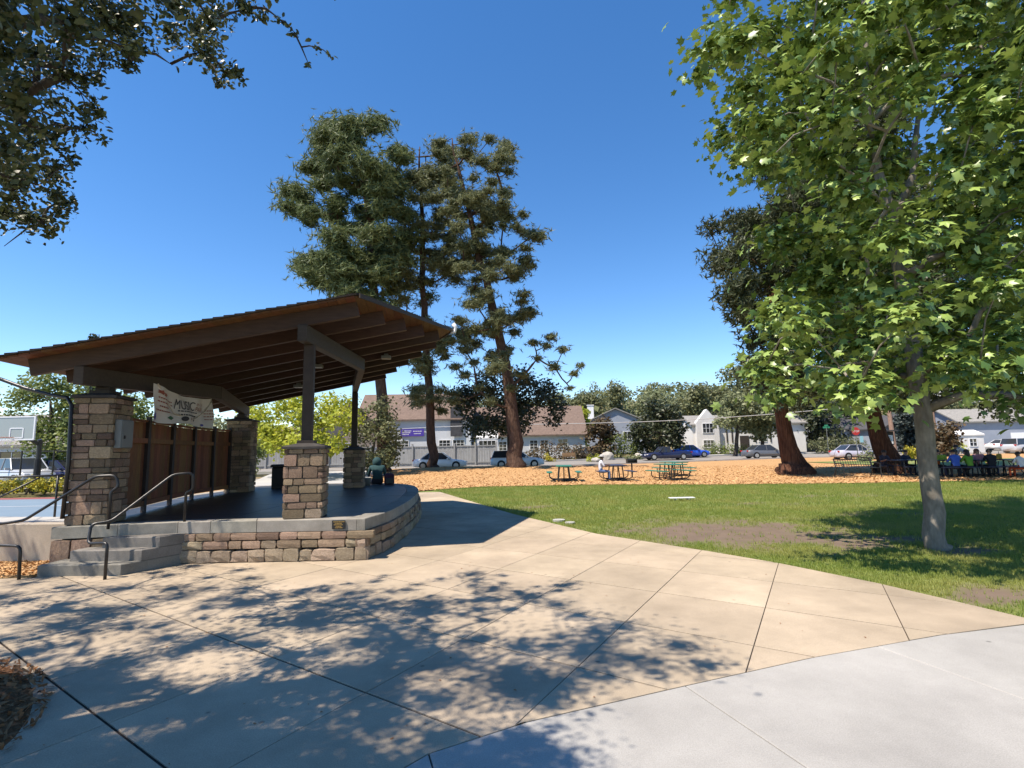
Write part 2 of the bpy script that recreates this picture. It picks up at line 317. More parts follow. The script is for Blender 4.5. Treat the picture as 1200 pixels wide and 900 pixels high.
cut = [(-2.3, .8), (-.48, 3.05), (1.13, 3.8), (2.86, 4.44), (4.66, 4.925), (6.5, 5.3), (8.5, 5.6)]
arc2 = warc+[(6.5, 5.3), (8.5, 5.6)]
for k in range(len(cut)-1):
    (x0, y0), (x1, y1) = cut[k], cut[k+1]
    mid = [q for q in arc2 if x0+.01 < q[0] < x1-.01]
    top = [(x0, y0)]+mid+[(x1, y1)]; p = [(x, y-.006) for x, y in top]
    p += [(x1+.31*2.1, y1-.95*2.1), (x0+.31*2.1, y0-.95*2.1)]; p = inset(p[::-1], .004)
    MB().prism(p, -.09, .001, bev=.005).build('slab', 'white_conc', wk)
    p = [(x0+.31*2.11, y0-.95*2.11), (x1+.31*2.11, y1-.95*2.11), (x1+.31*4.5, y1-.95*4.5), (x0+.31*4.5, y0-.95*4.5)]; MB().prism(inset(p[::-1], .004), -.09, .001, bev=.005).build('slab', 'white_conc', wk)
# lawn sheet with a worn earth mask
def dirt(x, y):
    d = 0
    for cx, cy, rx, ry, s in ((4.1, 10.3, 1.9, 1.5, 1.1), (5.5, 9.1, 1.4, .7, .85), (3.4, 10.9, .8, .5, .7), (8.5, 12.5, 1.0, .4, .45), (10.5, 17, 2.0, .5, .4), (7, 15, 1.2, .4, .35), (6.9, 8.1, .7, .35, .7), (5.6, 5.75, 1.1, .35, .9), (4.9, 6.0, .4, .4, .5), (.6, 15.2, .9, .5, .45)):
        d = max(d, s*math.exp(-(((x-cx)/rx)**2+((y-cy)/ry)**2)))
    n = .5+.25*math.sin(x*4.1+2*math.sin(y*2.7))+.25*math.sin(y*5.3+2*math.sin(x*3.1)+1); return max(0, min(1, (d*1.5+(n-.5)*.9*(d > .08)+.18*math.sin(x*17+3*math.sin(y*11))*math.sin(y*19+2*math.sin(x*13))*(d > .1))))
m, t, n, b = nodes('lawn_soil'); L = t.links
at_ = n.new('ShaderNodeAttribute'); at_.attribute_name = 'dirt'
nz = n.new('ShaderNodeTexNoise'); nz.inputs['Scale'].default_value = 3.; nz.inputs['Detail'].default_value = 8; tc = n.new('ShaderNodeTexCoord'); L.new(tc.outputs['Object'], nz.inputs['Vector'])
m1 = n.new('ShaderNodeMix'); m1.data_type = 'RGBA'; m1.inputs[6].default_value = (.10, .145, .03, 1); m1.inputs[7].default_value = (.19, .215, .05, 1); L.new(nz.outputs[0], m1.inputs[0])
m3 = n.new('ShaderNodeMix'); m3.data_type = 'RGBA'; m3.inputs[6].default_value = (.185, .13, .09, 1); m3.inputs[7].default_value = (.10, .07, .048, 1); L.new(nz.outputs[0], m3.inputs[0])
m2 = n.new('ShaderNodeMix'); m2.data_type = 'RGBA'; L.new(at_.outputs['Fac'], m2.inputs[0]); L.new(m1.outputs[2], m2.inputs[6]); L.new(m3.outputs[2], m2.inputs[7]); L.new(m2.outputs[2], b.inputs['Base Color'])
b.inputs['Roughness'].default_value = .95; bp = n.new('ShaderNodeBump'); bp.inputs['Distance'].default_value = .03; L.new(nz.outputs[0], bp.inputs['Height']); L.new(bp.outputs[0], b.inputs['Normal']); M['lawn'] = m
LX0, LX1, LY0, LY1 = -4.4, 40, 3.2, 25
lawn = sheet('lawn', lambda a, b: (LX0+(LX1-LX0)*a, LY0+(LY1-LY0)*b, -.022), 180, 100, 'lawn')
at2 = lawn.data.attributes.new('dirt', 'FLOAT', 'POINT'); at2.data.foreach_set('value', [dirt(v.co.x, v.co.y) for v in lawn.data.vertices])
far_lawn = [(-60, 19), (-6, 19), (-4.6, 21.2), (-3.4, 22.3), (-1.5, 23.6), (3.7, 23.7), (8.4, 22.4), (13.6, 21.8), (21, 22.0), (40, 24), (70, 26)]
street_c = [(-120, 48), (-10, 50), (12, 56), (30, 61), (60, 63), (140, 64)]
lawn_poly = lawn_edge+[(4.66, 4.95), (6.5, 5.33), (8.5, 5.63), (40, 9), (40, 24)]+[q for q in far_lawn[::-1] if -3.4 <= q[0] <= 21]
def grass_pts():
    P = []; S = []
    for y0, y1, dens, sz in ((4.5, 9, 950, .043), (9, 14, 370, .053), (14, 24.2, 125, .072)):
        n = int((y1-y0)*(y1*2.1)*dens); xs = rng.uniform(-4, y1*1.08+.6, n); ys = rng.uniform(y0, y1, n)
        for x, y in zip(xs, ys):
            if x < y*1.08+.6 and inpoly(x, y, lawn_poly) and rng.random() > dirt(x, y)*.95 and y < interp(far_lawn, x)+rng.normal(0, .06): P.append((x, y, -.024)); S.append(sz*rng.uniform(.6, 1.3))
    return np.array(P), np.array(S)
P, S = grass_pts(); print('tufts', len(P))
tv = []; tf = []
for k in range(5):
    a = k*1.257+.3; r = .25+.35*(k % 3); l = .9+.25*(k % 2); cx, cy = .3*math.cos(a*2.3), .3*math.sin(a*2.3); dx, dy = math.cos(a), math.sin(a)
    tv += [(cx-dy*.07, cy+dx*.07, 0), (cx+dy*.07, cy-dx*.07, 0), (cx+dx*r, cy+dy*r, l)]; tf.append((3*k, 3*k+1, 3*k+2))
tag(scatter('grass', tv, tf, P, frames(rng.normal(0, .12, P.shape)+np.array([0, 0, 1])), S, 'grass'), 'short mown grass covering the lawn beside the paving', 'grass', kind='stuff')
# bark mulch beyond the lawn
def mfn(a, b):
    x = -15+85*a; y0 = interp(far_lawn, x); y1 = interp(street_c, x)-4.6; y = y0+(y1-y0)*b
    return (x, y, terr(x, y)+.012+.007*math.sin(x*1.7+y)*math.sin(y*1.3-x*.6)*(b > .01))
sheet('mulch_ground', mfn, 170, 60, 'mulch')
cq = [(-1, -.3, 0), (1, -.35, .1), (.9, .35, 0), (-.95, .3, .12)]
n = 26000; xs = rng.uniform(-8, 34, n); ts = rng.uniform(0, 1, n)**1.5
P = np.array([(x, interp(far_lawn, x)-.05+t_*20, 0) for x, t_ in zip(xs, ts)]); P[:, 2] = [terr(x, y)+.03 for x, y, _ in P]
tag(scatter('wood_chips', cq, [(0, 1, 2, 3)], P, frames(rng.normal(0, .28, P.shape)+np.array([0, 0, 1])), rng.uniform(.03, .075, n), 'chip'), 'loose orange wood chips strewn between the lawn and the street', 'wood chips', kind='stuff')
# near bed of dark mulch around the oak, and the strip in front of the ramp wall
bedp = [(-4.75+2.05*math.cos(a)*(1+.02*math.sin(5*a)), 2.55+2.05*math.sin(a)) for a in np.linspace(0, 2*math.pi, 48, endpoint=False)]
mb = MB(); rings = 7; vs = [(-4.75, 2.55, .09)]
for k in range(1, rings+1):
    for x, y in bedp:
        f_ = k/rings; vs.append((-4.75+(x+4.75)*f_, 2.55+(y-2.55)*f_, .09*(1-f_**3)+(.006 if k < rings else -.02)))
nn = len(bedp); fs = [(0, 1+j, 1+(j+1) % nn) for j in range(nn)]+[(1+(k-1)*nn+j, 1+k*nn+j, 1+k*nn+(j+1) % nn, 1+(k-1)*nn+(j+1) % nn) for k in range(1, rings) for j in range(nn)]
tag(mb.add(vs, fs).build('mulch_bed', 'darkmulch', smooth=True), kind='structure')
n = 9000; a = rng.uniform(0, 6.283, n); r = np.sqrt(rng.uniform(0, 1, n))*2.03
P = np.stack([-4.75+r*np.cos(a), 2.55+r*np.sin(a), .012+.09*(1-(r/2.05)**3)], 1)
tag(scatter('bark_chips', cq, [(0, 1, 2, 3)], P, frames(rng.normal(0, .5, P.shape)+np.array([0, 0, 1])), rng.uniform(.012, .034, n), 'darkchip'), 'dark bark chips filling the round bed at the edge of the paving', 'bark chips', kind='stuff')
sp = [(-10.5, 7.15), (-6.62, 7.42), (-6.55, 8.2), (-6.9, 8.75), (-10.5, 8.75)]
tag(MB().prism(sp, -.03, .02).build('mulch_strip', 'mulch'), kind='structure')
n = 3500; P = []
while len(P) < n:
    x, y = rng.uniform(-9.5, -6.55), rng.uniform(7.1, 8.4)
    if inpoly(x, y, sp): P.append((x, y, .028))
P = np.array(P); tag(scatter('bark_chips', cq, [(0, 1, 2, 3)], P, frames(rng.normal(0, .5, P.shape)+np.array([0, 0, 1])), rng.uniform(.015, .04, n), 'chip'), 'pale bark chips in the strip before the concrete ramp wall', 'bark chips', kind='stuff')
# street, kerbs, far sidewalk, side road
def strip(name, o0, o1, dz, mtl, x0=-120, x1=140, nx=60, nv=2):
    def f(a, b):
        x = x0+(x1-x0)*a; y = interp(street_c, x)+o0+(o1-o0)*b; return (x, y, terr(x, y)+dz)
    return sheet(name, f, nx, nv, mtl)
strip('street', -4.5, 4.6, .0, 'asphalt', nv=4)
def kerb(name, off, mtl='walk', x0=-100, x1=120):
    mb = MB(); xs = np.linspace(x0, x1, 90); vs = []
    for x in xs:
        y = interp(street_c, x)+off; z = terr(x, y); vs += [(x, y-.08, z-.1), (x, y-.08, z+.13), (x, y+.08, z+.13), (x, y+.08, z-.1)]
    fs = [(4*i+j, 4*i+4+j, 4*i+4+(j+1) % 4, 4*i+(j+1) % 4) for i in range(len(xs)-1) for j in range(4)]
    tag(mb.add(vs, fs).build(name, mtl), kind='structure')
kerb('kerb', -4.6); kerb('kerb', 4.7); strip('sidewalk', 4.8, 6.6, .11, 'walk')
sheet('side_road', lambda a, b: (46+b*55+(a-.5)*9, 66+b*60, terr(46+b*55, 66+b*60)+.06+0*a), 4, 20, 'asphalt')
sheet('pale_path', lambda a, b: (-14+b*5.2+(a-.5)*(5+3*(1-b)), 40-b*21, .03+terr(-14+b*5.2+(a-.5)*(5+3*(1-b)), 40-b*21)), 6, 14, 'walk')
sheet('far_lawn', lambda a, b: (-6+24*a, interp(street_c, -6+24*a)+6.7+3*b, terr(-6+24*a, interp(street_c, -6+24*a)+6.7+3*b)+.05), 20, 3, 'lawn')
sheet('roadside_lawn', lambda a, b: (26+30*a, 34+14*b, terr(26+30*a, 34+14*b)+.05), 10, 6, 'lawn')
# ball court at the left
sheet('ball_court', lambda a, b: (-46+36.2*a, 13.4+9.4*b, -.05), 2, 2, 'court_red'); sheet('court_surface', lambda a, b: (-46+35*a, 14.6+7.2*b, -.044), 2, 2, 'court_blue')
for y in (14.6, 18.6): sheet('court_line', lambda a, b, y=y: (-46+35*a, y+.07*b, -.039), 1, 1, 'white')
sheet('court_line', lambda a, b: (-11.07+.07*a, 14.7+7*b, -.038), 1, 1, 'white')
sheet('court_apron', lambda a, b: (-46+36.5*a, 9.6+3.75*b, -.046), 2, 2, 'walk')
sheet('left_street', lambda a, b: (-70+60*a, 28.4+7*b, .0), 2, 2, 'asphalt')

# ------------------------------------------------------------------ bandstand
TH = math.atan2(.175, .985); BO = np.array([-3.25, 8.75]); U2 = np.array([math.cos(TH), math.sin(TH)]); V2 = np.array([-math.sin(TH), math.cos(TH)])
def LV(x, y): d = np.array([x, y])-BO; return (float(d@U2), float(d@V2))
def WV(u, v, z=0.): q = BO+u*U2+v*V2; return (q[0], q[1], z)
band = empty('bandstand', (BO[0], BO[1], 0), TH, 'open-air timber bandstand with pointed shed roof, fieldstone columns and curved dark stage', 'bandstand')
def stone_mesh(seed, rough, mtl):
    r = np.random.default_rng(seed); bm = bmesh.new(); bmesh.ops.create_cube(bm, size=1); bmesh.ops.subdivide_edges(bm, edges=bm.edges[:], cuts=1, use_grid_fill=True)
    for v in bm.verts:
        c = np.array(v.co); k = np.sum(np.abs(c) > .49)
        f = {1: 1.0, 2: .985, 3: .94}[int(k)] if k else 1
        c = c*f
        if k == 1: c *= 1+rough*r.uniform(.0, 1.0)
        c += r.normal(0, .012+.035*rough, 3); v.co = c
    me = bpy.data.meshes.new('stone'); bm.to_mesh(me); bm.free(); me.materials.append(M[mtl])
    me.polygons.foreach_set('use_smooth', [False]*len(me.polygons)); return me
SM = [stone_mesh(i, .12, 'stone') for i in range(7)]; SP = [stone_mesh(20+i, .28, 'stone_pale') for i in range(7)]
def split(total, lo, hi):
    out = []; left = total
    while left > hi: 
        q = random.uniform(lo, hi)
        if left-q < lo: q = left/2
        out.append(q); left -= q
    out.append(left); return out
def column(c, size, z0, z1, name='stone_column', post=None):
    col = empty(name, (c[0], c[1], 0)); col.parent = band
    h = size/2-.03
    MB().prism([(-h, -h), (h, -h), (h, h), (-h, h)], z0, z1).build('core', 'mortar', col)
    z = z0+.004; k = 0
    while z < z1-.06:
        ch = random.choice((.085, .1, .13, .16, .19)); 
        if k == 0: ch = .15
        if z+ch > z1-.05: ch = z1-z
        for f in range(4):
            ext = size if (f+k) % 2 == 0 else size-.14
            x = -ext/2
            for ln in split(ext, .13, .34):
                sub = [(0, ch)] if ch < .15 or random.random() < .6 else [(0, ch*.5), (ch*.5, ch*.5)]
                for dz, hh in sub:
                    d = .075; px, py = x+ln/2, -(size/2-d/2+random.uniform(-.004, .012)); a = f*math.pi/2
                    o = link('stone', random.choice(SP if (k == 0 and random.random() < .6) else SM), col, (px*math.cos(a)-py*math.sin(a), px*math.sin(a)+py*math.cos(a), z+dz+hh/2), (0, 0, a), (ln-.012, d, hh-.012))
                x += ln
        z += ch; k += 1
    e = size/2+.03
    MB().prism([(-e, -e), (e, -e), (e, e), (-e, e)], z1, z1+.045, bev=.008).build('cap', 'cap', col)
    q = e-.01; p = .1; mb = MB(); vs = [(-q, -q, z1+.046), (q, -q, z1+.046), (q, q, z1+.046), (-q, q, z1+.046), (-p, -p, z1+.1), (p, -p, z1+.1), (p, p, z1+.1), (-p, p, z1+.1)]
    mb.add(vs, [(3, 2, 1, 0), (0, 1, 5, 4), (1, 2, 6, 5), (2, 3, 7, 6), (3, 0, 4, 7), (4, 5, 6, 7)]).build('cap_slope', 'cap', col)
    return col
c1, c2, c3, c4 = LV(-6.42, 8.30), LV(-7.42, 14.55), LV(-3.32, 8.6), LV(-4.62, 15.55)
column(c3, .58, .6, 1.67); column(c4, .56, .6, 1.67); column(c1, .56, .6, 2.5); column(c2, .62, .6, 2.5)
Z0, SL, NV, FV, AV, AU, BU = 4.0, .22, -.63, 7.45, 3.35, 2.44, -4.25
def zp(u, dz=0): return Z0+SL*u+dz
def ufront(v): return .72+(AU-.72)*(1-abs(v-AV)/(AV-NV) if v < AV else 1-(v-AV)/(FV-AV))
def vrange(u):
    if u <= .72: return NV, FV
    t = (u-.72)/(AU-.72); return NV+(AV-NV)*t, FV-(FV-AV)*t
# posts, beams
BT = -.33; BHT = .27
def beam(pts, name='beam'):
    b = None
    for (a, bb) in zip(pts, pts[1:]):
        A3 = Vector((a[0], a[1], zp(a[0], BT-BHT/2))); B3 = Vector((bb[0], bb[1], zp(bb[0], BT-BHT/2)))
        MB().bar(A3, B3, .15, BHT).build(name, 'beam', band, bevel=.008)
fb = [(c3[0]-.06, NV+.12), (c3[0]-.02, c3[1]), (.36, AV), (c4[0]-.02, c4[1]), (c4[0]-.08, FV-.12)]
beam([fb[0], fb[2]]); beam([fb[2], fb[4]])
rb = [(c1[0]-.10, NV+.2), (c1[0], c1[1]), (c1[0]+.55, AV-.1), (c2[0], c2[1]), (c2[0]-.15, FV-.2)]
beam([rb[0], rb[2]]); beam([rb[2], rb[4]])
def onb(a, b, c):      # point on line ab in plan at v=c
    t = (c-a[1])/(b[1]-a[1]); return (a[0]+(b[0]-a[0])*t, c)
for c, zb, seg, wd in ((c3, 1.76, (fb[0], fb[2]), .16), (c4, 1.76, (fb[2], fb[4]), .16), (c1, 2.58, (rb[0], rb[2]), .2), (c2, 2.58, (rb[2], rb[4]), .2)):
    q = onb(*seg, c[1]); mb = MB(); zt = zp(q[0], BT-BHT)-.004
    mb.box((q[0], q[1], (zb+zt)/2), (wd, wd, zt-zb)); mb.build('post', 'poststeel', band, bevel=.01)
    MB().box((q[0], q[1], zb+.025), (wd+.1, wd+.1, .05)).build('base_plate', 'poststeel', band)
# rafters
RV = [NV+.28+i*((FV-NV-.56)/9) for i in range(10)]
for v in RV:
    uf = ufront(v)-.16; ut = BU+.28
    A3 = Vector((ut, v, zp(ut, -.075-.125))); B3 = Vector((uf, v, zp(uf, -.075-.125)))
    MB().bar(A3, B3, .095, .245).build('rafter', 'rafter', band, bevel=.006)
# cedar decking boards and shingle courses
u = BU; k = 0
while u < AU-.03:
    a, b = vrange(u+.005), vrange(min(u+.135, AU-.002)); th_ = .03
    for dz in (0,):
        vs = [(u, a[0], zp(u, -.075)), (u+.135, b[0], zp(u+.135, -.075)), (u+.135, b[1], zp(u+.135, -.075)), (u, a[1], zp(u, -.075))]
        vs += [(x, y, z+th_) for x, y, z in vs]
        MB().add(vs, [(3, 2, 1, 0), (4, 5, 6, 7), (0, 1, 5, 4), (1, 2, 6, 5), (2, 3, 7, 6), (3, 0, 4, 7)]).build('deck_board', 'deck', band)
    u += .14
u = BU-.02
while u < AU-.03:
    u2 = min(u+.155, AU-.001); a, b = vrange(u), vrange(u2)
    lo, hi = -.042, -.010; j = random.uniform(-.012, .012); e = .03+j
    vs = [(u, a[0]-e, zp(u, lo)), (u2, b[0]-e, zp(u2, lo)), (u2, b[1]+e, zp(u2, lo)), (u, a[1]+e, zp(u, lo)), (u, a[0]-e, zp(u, hi+.006)), (u2, b[0]-e, zp(u2, hi-.012)), (u2, b[1]+e, zp(u2, hi-.012)), (u, a[1]+e, zp(u, hi+.006))]
    MB().add(vs, [(3, 2, 1, 0), (4, 5, 6, 7), (0, 1, 5, 4), (1, 2, 6, 5), (2, 3, 7, 6), (3, 0, 4, 7)]).build('shingle_course', 'shingle', band)
    u += .15
# front trim along the prow and the near edge
for a, b in (((.70, NV-.012), (AU, AV)), ((AU, AV), (.70, FV+.012))):
    MB().bar((a[0]+.03, a[1], zp(a[0], -.055)), (b[0]+.03, b[1], zp(b[0], -.055)), .025, .075).build('fascia', 'beam', band)
for (u, v) in ((-.55, 3.0), (.9, 3.6), (-1.4, 5.2)):
    mb = MB().box((u, v, zp(u, -.36)), (.22, .22, .07)).box((u, v, zp(u, -.30)), (.1, .1, .06)); mb.build('ceiling_light', 'grey_metal', band, bevel=.01)
mb = MB().tube([(AU-.02, AV, zp(AU, -.12)), (AU+.08, AV, zp(AU, -.10)), (AU+.10, AV, zp(AU, .02)), (AU+.04, AV, zp(AU, .1))], [.03, .035, .045, .05], 8); mb.build('floodlight', 'white', band, smooth=True)
# platform outline
def cr(p0, p1, p2, p3, t):
    p0, p1, p2, p3 = map(np.array, (p0, p1, p2, p3)); return .5*((2*p1)+(-p0+p2)*t+(2*p0-5*p1+4*p2-p3)*t*t+(-p0+3*p1-3*p2+p3)*t**3)
ctrl = [(-2.27, 8.22), (-2.12, 9.5), (-2.22, 11.95), (-2.56, 14.4), (-3.17, 16.3), (-4.35, 17.6), (-6.0, 17.9)]
curve = []
ext = [(-2.45, 7.0)]+ctrl+[(-7.5, 17.6)]
for i in range(1, len(ext)-2):
    for t in np.linspace(0, 1, 8, endpoint=False): curve.append(tuple(cr(ext[i-1], ext[i], ext[i+1], ext[i+2], t)))
curve.append(ctrl[-1])
front = [(-6.72, 7.86), (-5.12, 8.2)]
outline = front+curve+[(-8.3, 17.2), (-8.35, 13.0), (-7.25, 8.75)]
plat = empty('stage_platform', (0, 0, 0)); plat.parent = band; plat.matrix_parent_inverse = band.matrix_basis.inverted()
band.rotation_euler.z = TH
def toworld(o): return o
inn = inset(outline, .30); innf = inset(outline, .02)
fl = inset(outline, .305)
for i in range(6):
    for j in range(7):
        p = fl; x0, y0 = -8.6+i*1.35, 7.6+j*1.6
        for pt, nr in (((x0+.003, 0), (1, 0)), ((x0+1.347, 0), (-1, 0)), ((0, y0+.003), (0, 1)), ((0, y0+1.597), (0, -1))):
            p = clip(p, pt, nr) if p else p
        p = clean(p) if p else []
        if area(p) > .02: MB().prism(p, .40, .598+random.uniform(-.001, .001), bev=.004).build('floor_panel', 'stagefloor', plat)
MB().prism(inset(outline, .12), .0, .425).build('core_wall', 'mortar', plat)
# coping blocks
dist = [0]
for a, b in zip(outline, outline[1:]): dist.append(dist[-1]+math.dist(a, b))
def pt_at(path, s):
    s = max(0, min(s, dist[-1]))
    for i in range(len(dist)-1):
        if s <= dist[i+1]: t = (s-dist[i])/max(1e-6, dist[i+1]-dist[i]); return (path[i][0]+(path[i+1][0]-path[i][0])*t, path[i][1]+(path[i+1][1]-path[i][1])*t)
    return path[-1]
brk = [0, .85, 1.66, 2.15, 2.85, 4.36, 5.3, 6.2, 7.3, 8.5, 9.8, 11.2, 12.6, 14, 15.4, 16.8, 18, dist[-1]]
for a, b in zip(brk, brk[1:]):
    a += .004; b -= .004; ss = sorted(set([a, b]+[d for d in dist if a < d < b])); out = [pt_at(outline, s) for s in ss]; ins = [pt_at(inn, s) for s in ss]
    MB().prism(out+ins[::-1], .43, .602, bev=.008).build('coping', 'conc', plat)
# stones under the coping
for lo, hi, z, hh, pool in ((1.68, 14.2, .0, .19, SP), (1.7, 14.2, .19, .125, None), (1.75, 14.2, .315, .112, SM)):
    s = lo
    while s < hi:
        ln = random.uniform(.16, .42) if hh < .15 else random.uniform(.18, .36); p = pt_at(outline, s+ln/2); p2 = pt_at(outline, s+ln/2+.02); a = math.atan2(p2[1]-p[1], p2[0]-p[0])
        off = .035+random.uniform(-.012, .012)-(.02 if hh > .15 else 0); hx = hh*(random.uniform(.85, 1.05) if hh > .15 else 1)
        me = random.choice(pool or (SP if random.random() < .5 else SM))
        link('stone', me, plat, (p[0]-math.sin(a)*off, p[1]+math.cos(a)*off, z+hx/2), (0, 0, a), (ln-.014, .16, hx-.012)); s += ln
link('stone', SP[0], plat, (-2.31, 8.27, .1), (0, 0, .1), (.2, .2, .2)); link('stone', SM[1], plat, (-2.31, 8.27, .26), (0, 0, .1), (.19, .19, .12))
for s in np.arange(.15, 1.5, .26): p = pt_at(outline, s); link('stone', random.choice(SM), plat, (p[0]-.03, p[1]+.06, .21), (0, 0, .21), (.24, .16, .4))
plq = empty('plaque', (-2.66, 8.200, .52), 0.0, 'small black dedication plaque with gold lettering on the stage coping', 'plaque')
MB().box((0, 0, 0), (.20, .018, .13)).build('plate', 'blackp', plq, bevel=.003)
mb = MB()
for r in range(5):
    wd = (.15, .11, .14, .08, .10)[r]; x = -wd/2
    while x < wd/2: l = random.uniform(.008, .018); mb.box((x+l/2, -.0105, .045-r*.022), (l, .003, .009)); x += l+.006
mb.build('lettering', 'gold', plq)
# steps
st = empty('concrete_steps', (-5.9, 7.9, 0), 0, 'flight of three worn concrete steps climbing to the stage beside the stone column', 'steps')
def lp(p): return [(x+5.9, y-7.9) for x, y in p]
MB().prism(lp([(-6.52, 7.46), (-5.36, 7.43), (-4.98, 8.17), (-6.5, 7.87)]), 0, .15, bev=.012).build('step', 'step', st)
MB().prism(lp([(-6.26, 7.67), (-5.24, 7.65), (-4.97, 8.175), (-6.22, 7.93)]), .1505, .30, bev=.012).build('step', 'step', st)
MB().prism(lp([(-5.96, 7.86), (-5.13, 7.85), (-4.96, 8.18), (-5.92, 8.0)]), .3005, .445, bev=.012).build('step', 'step', st)
# handrails
def rail(name, pts, r, label, posts=()):
    e = empty(name, tuple(pts[-1]), 0, label, 'handrail', 'black handrails at the steps'); o = Vector(pts[-1])
    def rnd(pts):
        q = [Vector(p)-o for p in pts]; out = [q[0]]
        for i in range(1, len(q)-1):
            a, b, c = q[i-1], q[i], q[i+1]; d = min(.07, (a-b).length*.4, (c-b).length*.4); p0 = b+(a-b).normalized()*d; p1 = b+(c-b).normalized()*d
            for t in (0, .33, .67, 1): out.append((p0*(1-t)**2+b*2*t*(1-t)+p1*t*t))
        return out+[q[-1]]
    MB().tube(rnd(pts), r, 10).build('rail', 'steel', e, smooth=True)
    for ps in posts: MB().tube(rnd(ps), r*.9, 8).build('rail_post', 'steel', e, smooth=True)
    return e
rail('handrail', [at(216, 612, 8.24), at(218, 577, 8.24), at(226, 574, 8.22), at(226, 554, 8.2), at(203, 556, 8.1), at(130, 611, 7.5), at(107, 614, 7.4), at(103, 637, 7.3), at(126, 636, 7.22), (at(126, 636, 7.22)[0], 7.22, .0)], .02, 'black tubular handrail running down the steps from the stage to the paving')
pa = at(130, 575, 7.95)
rail('handrail', [(-12.0, 7.9, .0), (-12.0, 7.9, .62), at(0, 614, 7.7), at(28, 610, 7.75), at(112, 558, 7.95), at(136, 557, 8.0), at(139, 570, 8.0), at(130, 576, 7.95), (pa[0], 7.95, .55)], .02, 'black handrail sloping up along the concrete ramp to the stone column', [[(-9.2, 7.73, .02), (-9.2, 7.73, .63)]])
pb = at(24, 640, 7.3)
rail('handrail', [(-12.0, 7.3, 0), (-12.0, 7.3, .5), at(0, 639, 7.3), pb, (pb[0]+.02, 7.3, 0)], .02, 'low black handrail end bending to the ground beside the bark strip')
# ramp wall and landing at the left
MB().prism([(-13, 8.75), (-6.9, 8.45), (-6.86, 8.75), (-13, 9.05)], -.05, .58, bev=.01).build('ramp_wall', 'wallc')
tag(bpy.data.objects['ramp_wall'], 'low tan concrete ramp wall running left from the stone column', 'wall')
tag(MB().prism([(-13, 9.06), (-6.9, 8.76), (-7.4, 9.5), (-13, 10.4)], -.05, .56).build('ramp_landing', 'walk'), kind='structure')
gr = empty('guard_rail', (-9.5, 9.6, .56), 0, 'black guard rail with thin posts above the ramp landing', 'railing')
def rel(p, o): return tuple(np.array(p)-np.array(o))
o_ = (-9.5, 9.6, .56)
MB().tube([rel(at(-60, 561, 9.6), o_), rel(at(75, 557, 9.6), o_)], .018, 8).build('rail', 'steel', gr, smooth=True)
MB().tube([rel(at(-60, 612, 9.6), o_), rel(at(46, 560, 9.6), o_)], .016, 8).build('rail', 'steel', gr, smooth=True)
for px in (68, -8): q = at(px, 557, 9.6); MB().tube([rel(q, o_), rel((q[0], 9.6, .5), o_)], .018, 8).build('rail_post', 'steel', gr, smooth=True)
# conduit that leaves the column top
cd = empty('conduit', (-7, 8, 2.4), 0, 'thick black conduit arching from the stone column out to the left', 'conduit')
MB().tube([rel(at(-140, 418, 8.0), (-7, 8, 2.4)), rel(at(-60, 428, 8.0), (-7, 8, 2.4)), rel(at(0, 444, 8.0), (-7, 8, 2.4)), rel(at(30, 455, 8.0), (-7, 8, 2.4)), rel(at(60, 463, 8.0), (-7, 8, 2.4)), rel(at(79, 466, 7.98), (-7, 8, 2.4)), rel(at(84, 475, 7.97), (-7, 8, 2.4)), rel(at(80, 545, 7.95), (-7, 8, 2.4)), rel(at(73, 608, 7.95), (-7, 8, 2.4))], .028, 10).build('pipe', 'steel', cd, smooth=True)
eb = empty('electrical_box', WV(c1[0]+.292, c1[1]-.05, 1.95), TH, 'grey metal electrical cabinet mounted on the tall stone column', 'electrical box')
MB().box((.03, 0, 0), (.10, .34, .44)).build('cabinet', 'grey_metal', eb, bevel=.01); MB().box((.085, 0, 0), (.01, .31, .41)).build('door', 'grey_metal', eb, bevel=.004); MB().box((.098, -.1, -.05), (.02, .03, .05)).build('latch', 'steel', eb)
# cedar privacy fence at the back of the stage
fpts = [(-6.52, 8.85), (-6.75, 9.75), (-7.12, 11.05), (-7.48, 12.4), (-7.56, 13.35), (-7.6, 14.2)]
wf = empty('wooden_fence', (-7, 11.5, .6), 0, 'cedar board fence with dark posts closing the back of the stage', 'fence')
pmesh = MB().box((0, 0, 0), (.065, .065, 1.72)).mesh('post', 'fencepost'); bmesh_ = [MB().box((0, 0, 0), (.135, .02, 1.5)).mesh('board', 'fence')]
wo = np.array([-7, 11.5, .6])
for i, (x, y) in enumerate(fpts):
    if i: link('post', pmesh, wf, (x+7+.05, y-11.5, .86))
for (xa, ya), (xb, yb) in zip(fpts, fpts[1:]):
    a = math.atan2(yb-ya, xb-xa); ln = math.hypot(xb-xa, yb-ya); nb = max(1, round(ln/.143)); w_ = ln/nb
    for k in range(nb):
        t = (k+.5)/nb; link('board', bmesh_[0], wf, (xa+(xb-xa)*t+7, ya+(yb-ya)*t-11.5, .08+.78+random.uniform(-.006, .006)), (0, 0, a), ((w_-.006)/.135, 1, 1))
    for z in (.16, 1.28): MB().bar((xa+7+.045, ya-11.5, z), (xb+7+.045, yb-11.5, z), .04, .09).build('rail', 'fence', wf)
    MB().bar((xa+7, ya-11.5, 1.64), (xb+7, yb-11.5, 1.64), .1, .035).build('cap_rail', 'fence', wf)
